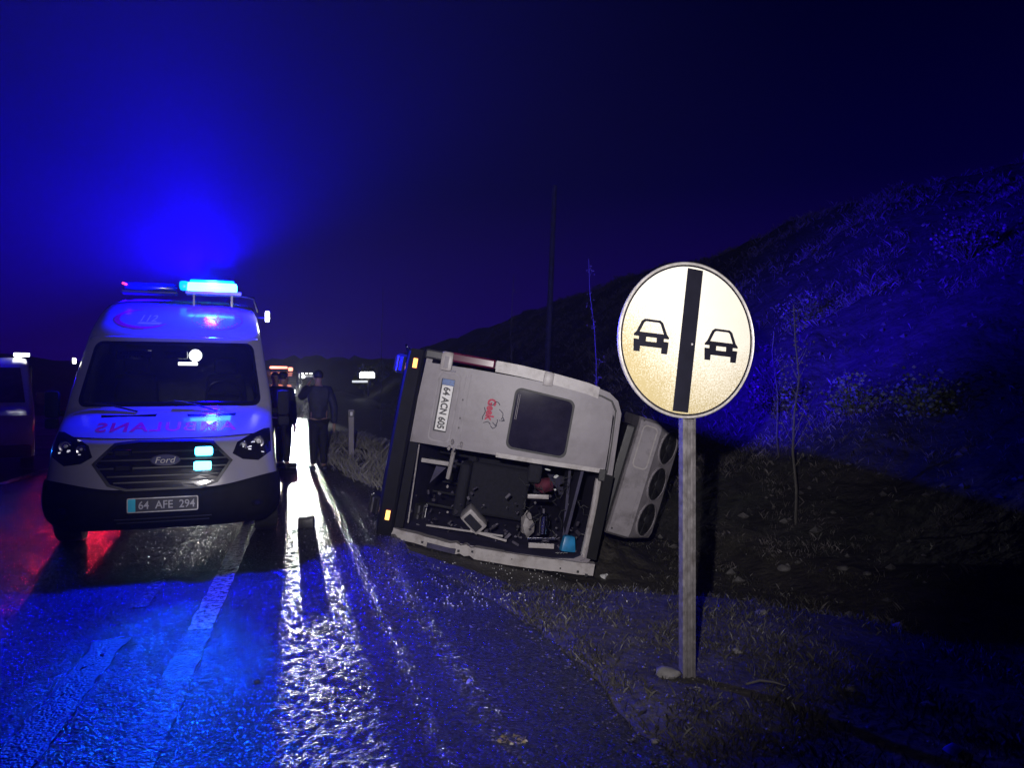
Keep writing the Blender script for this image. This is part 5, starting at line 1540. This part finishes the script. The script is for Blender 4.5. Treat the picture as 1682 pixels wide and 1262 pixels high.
# ------------------------------------------------------------------ other vehicles
def boxy_vehicle(name, loc, rz, Wd, Ht, Ln, bm_, label, cat, group=None, nose=0.9, hood=1.0, wind0=1.15):
    """van-like body; front at local -Y"""
    root = empty(name, loc, rz); tag(root, label, cat, group)
    prof = [(0.10, 0.30), (0.0, 0.42), (0.02, hood * 0.80), (0.16, hood), (nose, wind0), (nose + 0.75, Ht * 0.93), (nose + 1.1, Ht), (Ln - 0.25, Ht), (Ln - 0.05, Ht * 0.93), (Ln, 0.5), (Ln - 0.05, 0.30)]
    ks = [(-1.0, 0.80), (-0.97, 0.93), (-0.88, 1.0), (0.88, 1.0), (0.97, 0.93), (1.0, 0.80)]
    v = []; h = Wd / 2
    for (kx, kk) in ks:
        for (y, z) in prof:
            tp = 1 - 0.10 * max(0, (z - 1.1) / (Ht - 1.1 + 1e-6)) if Ht > 1.2 else 1
            yy = Ln / 2 + (y - Ln / 2) * (1 - (1 - kk) * 0.25)
            zz = 0.3 + (z - 0.3) * (1 - (1 - kk) * 0.18)
            v.append((kx * h * tp, yy, zz))
    m_ = len(prof)
    f = [(i * m_ + q, i * m_ + (q + 1) % m_, (i + 1) * m_ + (q + 1) % m_, (i + 1) * m_ + q) for i in range(5) for q in range(m_)] + [tuple(range(m_)), tuple(5 * m_ + q for q in range(m_))[::-1]]
    MB().add(v, f).build('body', bm_, root, smooth=40)
    # windscreen plate
    y0, z0, y1, z1 = nose + 0.05, wind0 + 0.05, nose + 0.70, Ht * 0.90
    mb = MB(); t0, t1 = h * 0.86, h * 0.78
    mb.add([(-t0, y0 - 0.012, z0 + 0.012), (t0, y0 - 0.012, z0 + 0.012), (t1, y1 - 0.012, z1 + 0.012), (-t1, y1 - 0.012, z1 + 0.012), (-t0, y0 + 0.03, z0), (t0, y0 + 0.03, z0), (t1, y1 + 0.03, z1), (-t1, y1 + 0.03, z1)],
           [(0, 1, 2, 3), (4, 7, 6, 5), (0, 4, 5, 1), (1, 5, 6, 2), (2, 6, 7, 3), (3, 7, 4, 0)])
    mb.build('windscreen', M['dark_glass'], root)
    for sg in (-1, 1):
        MB().box((sg * h * 0.955, nose + 1.3, (wind0 + Ht) / 2), (0.03, 0.9, (Ht - wind0) * 0.62), bevel=0.01).build('side_window', M['dark_glass'], root)
        MB().box((sg * (h + 0.10), nose + 0.25, wind0 + 0.12), (0.15, 0.10, 0.24), bevel=0.03).build('door_mirror', M['black'], root, smooth=50)
        for wy in (0.85, Ln - 0.95):
            w = MB().lathe([(0.2, -0.10), (0.31, -0.10), (0.33, -0.07), (0.33, 0.07), (0.31, 0.10), (0.2, 0.10)], (sg * (h - 0.11), wy, 0.33), 'X', 24).build('wheel', M['rubber'], root, smooth=40)
            MB().lathe([(0.19, -0.09), (0.06, -0.10), (0.06, 0.10), (0.19, 0.09)], (sg * (h - 0.11), wy, 0.33), 'X', 20).build('rim', M['steel'], w, smooth=40)
    MB().box((0, 0.0, 0.40), (Wd * 0.96, 0.16, 0.22), bevel=0.05).build('front_bumper', M['black'], root, smooth=50)
    MB().box((0, 0.02, 0.68), (Wd * 0.5, 0.06, 0.18), bevel=0.02).build('grille', M['gloss_black'], root)
    return root
# recovery truck with salmon bar behind the people
TD = 38.0
c = at(455, 700, TD)
tk = boxy_vehicle('recovery_truck', (c.x, c.y, 0), R(12), 1.95, 2.25, 5.2, M['car_dark'], 'dark truck with lit salmon roof bar behind the people', 'truck', hood=1.38, wind0=1.52)
MB().box((-0.10, 1.9, 2.42), (0.90, 0.2, 0.12), bevel=0.03).build('roof_bar', M['pink_on'], tk)
MB().box((0.52, 1.8, 2.33), (0.24, 0.2, 0.20), bevel=0.06).build('roof_lamp', M['pink_on'], tk)
for sx_ in (-0.66, 0.78):
    hl = MB().box((sx_, 0.02, 1.15), (0.26, 0.10, 0.17), bevel=0.03).build('headlight', M['white_on'], tk)
Mt = Matrix.Translation((c.x, c.y, 0)) @ Matrix.Rotation(R(12), 4, 'Z')
lamp('headlight_beam', Mt @ Vector((0.80, -0.14, 1.15)), 3600, (1.0, 1.0, 0.93), 0.09, 26, (0.2, 2, 0.2), 0.6)
lamp('headlight_beam', Mt @ Vector((-0.66, -0.14, 1.15)), 150, (1.0, 1.0, 0.93), 0.09, 30, (-1.2, 2, 0.2), 0.6)
lamp('roof_bar_light', Mt @ Vector((-0.3, 1.6, 2.6)), 40, (1.0, 0.25, 0.15), 0.12)
# rescue van farther back with a row of small lamps
c = at(500, 700, 62.0)
tk2 = boxy_vehicle('rescue_van', (c.x, c.y, 0), R(14), 2.0, 2.3, 5.4, M['van_white'], 'distant van with a row of small white roof lamps', 'van')
for k in range(6):
    MB().box((-0.95 + 0.36 * k, 1.9, 2.44), (0.20, 0.14, 0.09), bevel=0.02).build('roof_lamp', M['white_on'], tk2)
MB().lathe([(0.001, -0.05), (0.15, 0), (0.001, 0.05)], (-0.10, 0.1, 2.16), 'Y', 16).build('work_lamp', M['white_on'], tk2)
MB().box((-0.7, 0.0, 1.95), (0.14, 0.08, 0.1)).build('marker_lamp', M['white_on'], tk2)
# car ahead of the ambulance, seen only by its red lamps on the wet road
c = at(228, 700, 14.6)
cr2 = boxy_vehicle('parked_car', (c.x - 4.3 * math.sin(R(16)) , c.y + 4.3 * math.cos(R(16)), 0), R(16 + 180), 1.75, 1.45, 4.3, M['car_dark'], 'dark car behind the ambulance with lit red tail lamps', 'car', nose=1.0, hood=0.9, wind0=0.95)
for sx_ in (-0.70, 0.70):
    MB().box((sx_, 4.28, 0.86), (0.24, 0.08, 0.15), bevel=0.03).build('tail_light', M['red_on'], cr2)
Mc = Matrix.Translation(cr2.location) @ Matrix.Rotation(R(196), 4, 'Z')
for sx_, pw in ((-0.70, 50), (0.70, 90)):
    lamp('tail_light_glow', Mc @ Vector((sx_, 4.42, 0.84)), pw, (1.0, 0.02, 0.07), 0.06, 70, (-2.5, 3, 0.1), 0.4)
# white van cut by the picture's edge
c = at(-62, 700, 12.2)
vn = boxy_vehicle('emergency_van', (c.x, c.y, 0), R(33), 2.0, 2.04, 5.2, M['van_white'], 'white emergency van cut off by the picture edge left of the ambulance', 'van')
MB().box((0.80, 2.0, 2.10), (0.26, 0.16, 0.07), bevel=0.02).build('roof_lamp', M['white_on'], vn)
MB().box((-0.2, 2.05, 2.12), (1.2, 0.2, 0.12), bevel=0.03).build('roof_bar', M['blue_lens'], vn)
Mv = Matrix.Translation((c.x, c.y, 0)) @ Matrix.Rotation(R(33), 4, 'Z')
gb = MB().box((-0.35, -0.06, 0.74), (0.16, 0.04, 0.08), bevel=0.01).build('grille_beacon', M['cyan_on'], vn)
lamp('van_beacon_light', Mv @ Vector((-0.35, -0.16, 0.74)), 25, AZURE, 0.05, 165, (-4, 2, 0), 0.4)
lamp('van_roof_light', Mv @ Vector((-0.2, 1.8, 2.36)), 60, BLUE, 0.1)

# ------------------------------------------------------------------ poles, stems, far lights
def pole(name, px0, py0, px1, py1, depth, r0, r1, m_, label, cat, arms=0):
    a = at(px0, py0, depth); b = at(px1, py1, depth)
    u, s = US(a.x, a.y); base = Vector((a.x, a.y, ground_z(u, s)))
    if m_ is M['stem'] or base.z < a.z: a = base
    root = empty(name, base); tag(root, label, cat)
    rel = b - base
    MB().tube([(0, 0, -0.2), tuple(rel * 0.5), tuple(rel)], [r0, (r0 + r1) / 2, r1], 10).build('shaft' if arms else 'stem', m_, root, smooth=60)
    for k in range(arms):
        z = rel.z - 0.25 - 0.5 * k
        cb = MB().box((rel.x, rel.y, z), (1.3, 0.09, 0.11)).build('crossarm', m_, root)
        for x in (-0.55, 0, 0.55): MB().lathe([(0.04, 0.05), (0.05, 0.10), (0.02, 0.18)], (rel.x + x, rel.y, z), 'Z', 10).build('insulator', M['gloss_black'], cb)
    return root
pole('utility_pole', 897, 600, 911, 305, 26, 0.12, 0.08, M['bus_inside'], 'tall dim utility pole on the slope behind the minibus', 'pole')
def sapling(px, base_py, top_py, depth, seed, label, lean=0.0, tw=12):
    rr_ = random.Random(seed)
    b = at(px, base_py, depth); u, s = US(b.x, b.y)
    base = Vector((b.x, b.y, ground_z(u, s)))
    top = at(px + lean, top_py, depth)
    H = top.z - base.z
    root = empty('sapling', base); tag(root, label, 'sapling', 'bare saplings on the slope')
    pts = []
    for i in range(7):
        t = i / 6
        pts.append(Vector(((top.x - base.x) * t + 0.03 * math.sin(i * 1.7 + seed), 0.03 * math.cos(i * 2.3), H * t)))
    MB().tube(pts, [0.014 * (1 - 0.75 * i / 6) + 0.003 for i in range(7)], 6).build('trunk', M['stem'], root)
    mb = MB()
    for k in range(tw):
        t = rr_.uniform(0.25, 0.95); i = int(t * 6); p = pts[i].lerp(pts[min(6, i + 1)], t * 6 - i)
        a = rr_.uniform(0, 6.28); L_ = rr_.uniform(0.15, 0.5) * (1.15 - t)
        q = p + Vector((math.cos(a) * L_ * 0.6, math.sin(a) * L_ * 0.6, L_))
        mb.tube([p, (p + q) / 2 + Vector((0, 0, -0.02)), q], [0.005, 0.0035, 0.002], 4)
        for w in range(4):
            c_ = q + Vector((rr_.gauss(0, 0.05), rr_.gauss(0, 0.05), rr_.gauss(0, 0.05)))
            mb.add([c_ + Vector((0.012, 0, 0)), c_ + Vector((0, 0.01, 0.014)), c_ + Vector((-0.012, 0, 0)), c_ + Vector((0, 0, -0.012))], [(0, 1, 2, 3)])
    tag(mb.build('twigs', M['bush'], root), kind='stuff')
sapling(1305, 790, 500, 9.0, 1, 'tall thin bare sapling standing right of the sign on the slope', 3, 16)
sapling(988, 600, 425, 15, 2, 'leaning bare sapling left of the top of the sign', -20, 12)
sapling(1280, 640, 545, 11, 3, 'short bare sapling leaning toward the tall one', -10, 8)
sapling(838, 570, 452, 20, 4, 'faint bare sapling on the slope above the torn door', 4, 8)
sapling(626, 600, 468, 30, 5, 'distant faint bare sapling beyond the marker post', 2, 10)
# shrubs on the bank
def shrub(px, py, depth, r, seed, label):
    rr_ = random.Random(seed)
    p = at(px, py, depth); u, s = US(p.x, p.y)
    root = empty('shrub', (p.x, p.y, ground_z(u, s))); tag(root, label, 'shrub', 'shrubs on the hillside')
    mb = MB(); lf = MB()
    for k in range(40):
        a = rr_.uniform(0, 6.28); el = rr_.uniform(0.3, 1.5); L_ = r * rr_.uniform(0.6, 1.1)
        d = Vector((math.cos(a) * math.cos(el), math.sin(a) * math.cos(el), math.sin(el)))
        q = d * L_
        mb.tube([(0, 0, -0.05), q * 0.5 + Vector((0, 0, 0.03)), q], [0.010, 0.006, 0.002], 4)
        for w in range(16):
            c_ = q * rr_.uniform(0.4, 1.05) + Vector((rr_.gauss(0, 0.07), rr_.gauss(0, 0.07), rr_.gauss(0, 0.07)))
            t = rr_.uniform(0, 6.28); w1 = rr_.uniform(0.015, 0.035)
            lf.add([c_ + Vector((w1 * math.cos(t), w1 * math.sin(t), 0)), c_ + Vector((0, 0, w1)), c_ - Vector((w1 * math.cos(t), w1 * math.sin(t), 0)), c_ + Vector((0.005, 0, -w1 * 0.7))], [(0, 1, 2, 3)])
    mb.build('branches', M['stem'], root); lf.build('foliage', M['leaf'], root)
shr = [(1020, 520, 15, 0.55, 'loose shrub on the hillside just left of the sign disc'), (1270, 540, 13, 0.7, 'wide shrub directly right of the sign disc'),
       (1400, 600, 11, 0.6, 'shrub on the slope half way from the sign to the picture edge'), (1520, 640, 10, 0.55, 'low shrub near the dark foot of the slope'),
       (1590, 470, 13, 0.8, 'shrub high on the slope near the picture edge'), (1330, 420, 16, 0.8, 'shrub on the crest above the sapling'),
       (930, 560, 17, 0.6, 'shrub on the slope beside the utility pole'), (1180, 400, 19, 0.8, 'shrub on the crest directly above the sign disc')]
for i, (px, py, dp, r_, lb) in enumerate(shr): shrub(px, py, dp, r_, i + 60, lb)
# far tree line behind the minibus
for i, (px, h_) in enumerate(((598, 4.2), (622, 5.0), (645, 4.4), (700, 5.2), (735, 4.6))):
    rr_ = random.Random(i + 80); dp = 95 + 6 * i
    p = at(px, 631, dp)
    root = empty('tree', (p.x, p.y, 0)); tag(root, ['dark far tree standing directly behind the lit roadside sign', 'dark far tree just right of the lit roadside sign', 'dark far tree left of the minibus wheel', 'dark far tree showing above the tail lamp of the minibus', 'dark far tree closest to the foot of the hillside'][i], 'tree', 'far trees at the road end')
    MB().tube([(0, 0, -0.2), (0.1, 0, h_ * 0.4), (0, 0, h_ * 0.9)], [0.16, 0.11, 0.03], 8).build('trunk', M['stem'], root)
    lf = MB()
    for k in range(420):
        a = rr_.uniform(0, 6.28); z = rr_.uniform(0.25, 1.0); rad = (0.55 * math.sin(math.pi * min(1, z * 0.9)) + 0.1) * h_ * 0.42 * rr_.random() ** 0.5
        c_ = Vector((rad * math.cos(a) * 1.2, rad * math.sin(a), z * h_ * (0.9 + 0.2 * noise.noise(Vector((a, z * 3, i))))))
        w1 = rr_.uniform(0.10, 0.26); t = rr_.uniform(0, 6.28)
        lf.add([c_ + Vector((w1 * math.cos(t), w1 * math.sin(t), 0)), c_ + Vector((0, 0, w1)), c_ - Vector((w1 * math.cos(t), w1 * math.sin(t), 0)), c_ + Vector((0, 0, -w1 * 0.7))], [(0, 1, 2, 3)])
    lf.build('crown', M['leaf'], root)
# lit roadside sign
dp = 88.0
p = at(603, 631, dp); fs_ = empty('lit_roadside_sign', (p.x, p.y, 0)); tag(fs_, 'far lit white roadside sign beyond the marker post', 'sign')
MB().box((0, 0, at(0, 617, dp).z), (1.75, 0.3, 0.60), bevel=0.05).build('upper_panel', M['white_on'], fs_)
for k in range(5): MB().lathe([(0.001, -0.02), (0.13, 0), (0.13, 0.1)], (-0.64 + 0.32 * k, 0, at(0, 612.5, dp).z), 'Y', 12).build('panel_lamp', M['white_on'], fs_)
MB().box((-0.85, 0, at(0, 627, dp).z), (1.8, 0.3, 0.24), bevel=0.03).build('lower_panel', mat('dim_lit_panel', (0.8, 0.8, 0.8), 0.4, emit=(0.9, 0.95, 1.0), estr=0.9), fs_)
MB().tube([(0.1, 0.1, 0), (0.1, 0.1, 2.6)], 0.09, 8).build('mast', M['galv'], fs_)

# ------------------------------------------------------------------ misty air
hz = MB().box((0, 150, 7.0), (640, 420, 0.0)) if False else MB()
hz.add([(-420, -40, -2.2), (420, -40, -2.2), (420, 420, -2.2), (-420, 420, -2.2), (-420, -40, 22), (420, -40, 22), (420, 420, 22), (-420, 420, 22)],
       [(0, 3, 2, 1), (4, 5, 6, 7), (0, 1, 5, 4), (1, 2, 6, 5), (2, 3, 7, 6), (3, 0, 4, 7)])
hm = bpy.data.materials.new('mist'); hm.use_nodes = True
t = hm.node_tree; t.nodes.clear()
ho = t.nodes.new('ShaderNodeOutputMaterial'); pv = t.nodes.new('ShaderNodeVolumePrincipled')
pv.inputs['Color'].default_value = (0.85, 0.87, 0.92, 1)
pv.inputs['Density'].default_value = 0.0009
pv.inputs['Anisotropy'].default_value = 0.6
t.links.new(pv.outputs[0], ho.inputs['Volume'])
hzo = hz.build('haze', hm)
tag(hzo, 'thin night mist hanging over the whole road', 'mist', kind='stuff')
bpy.context.view_layer.update()
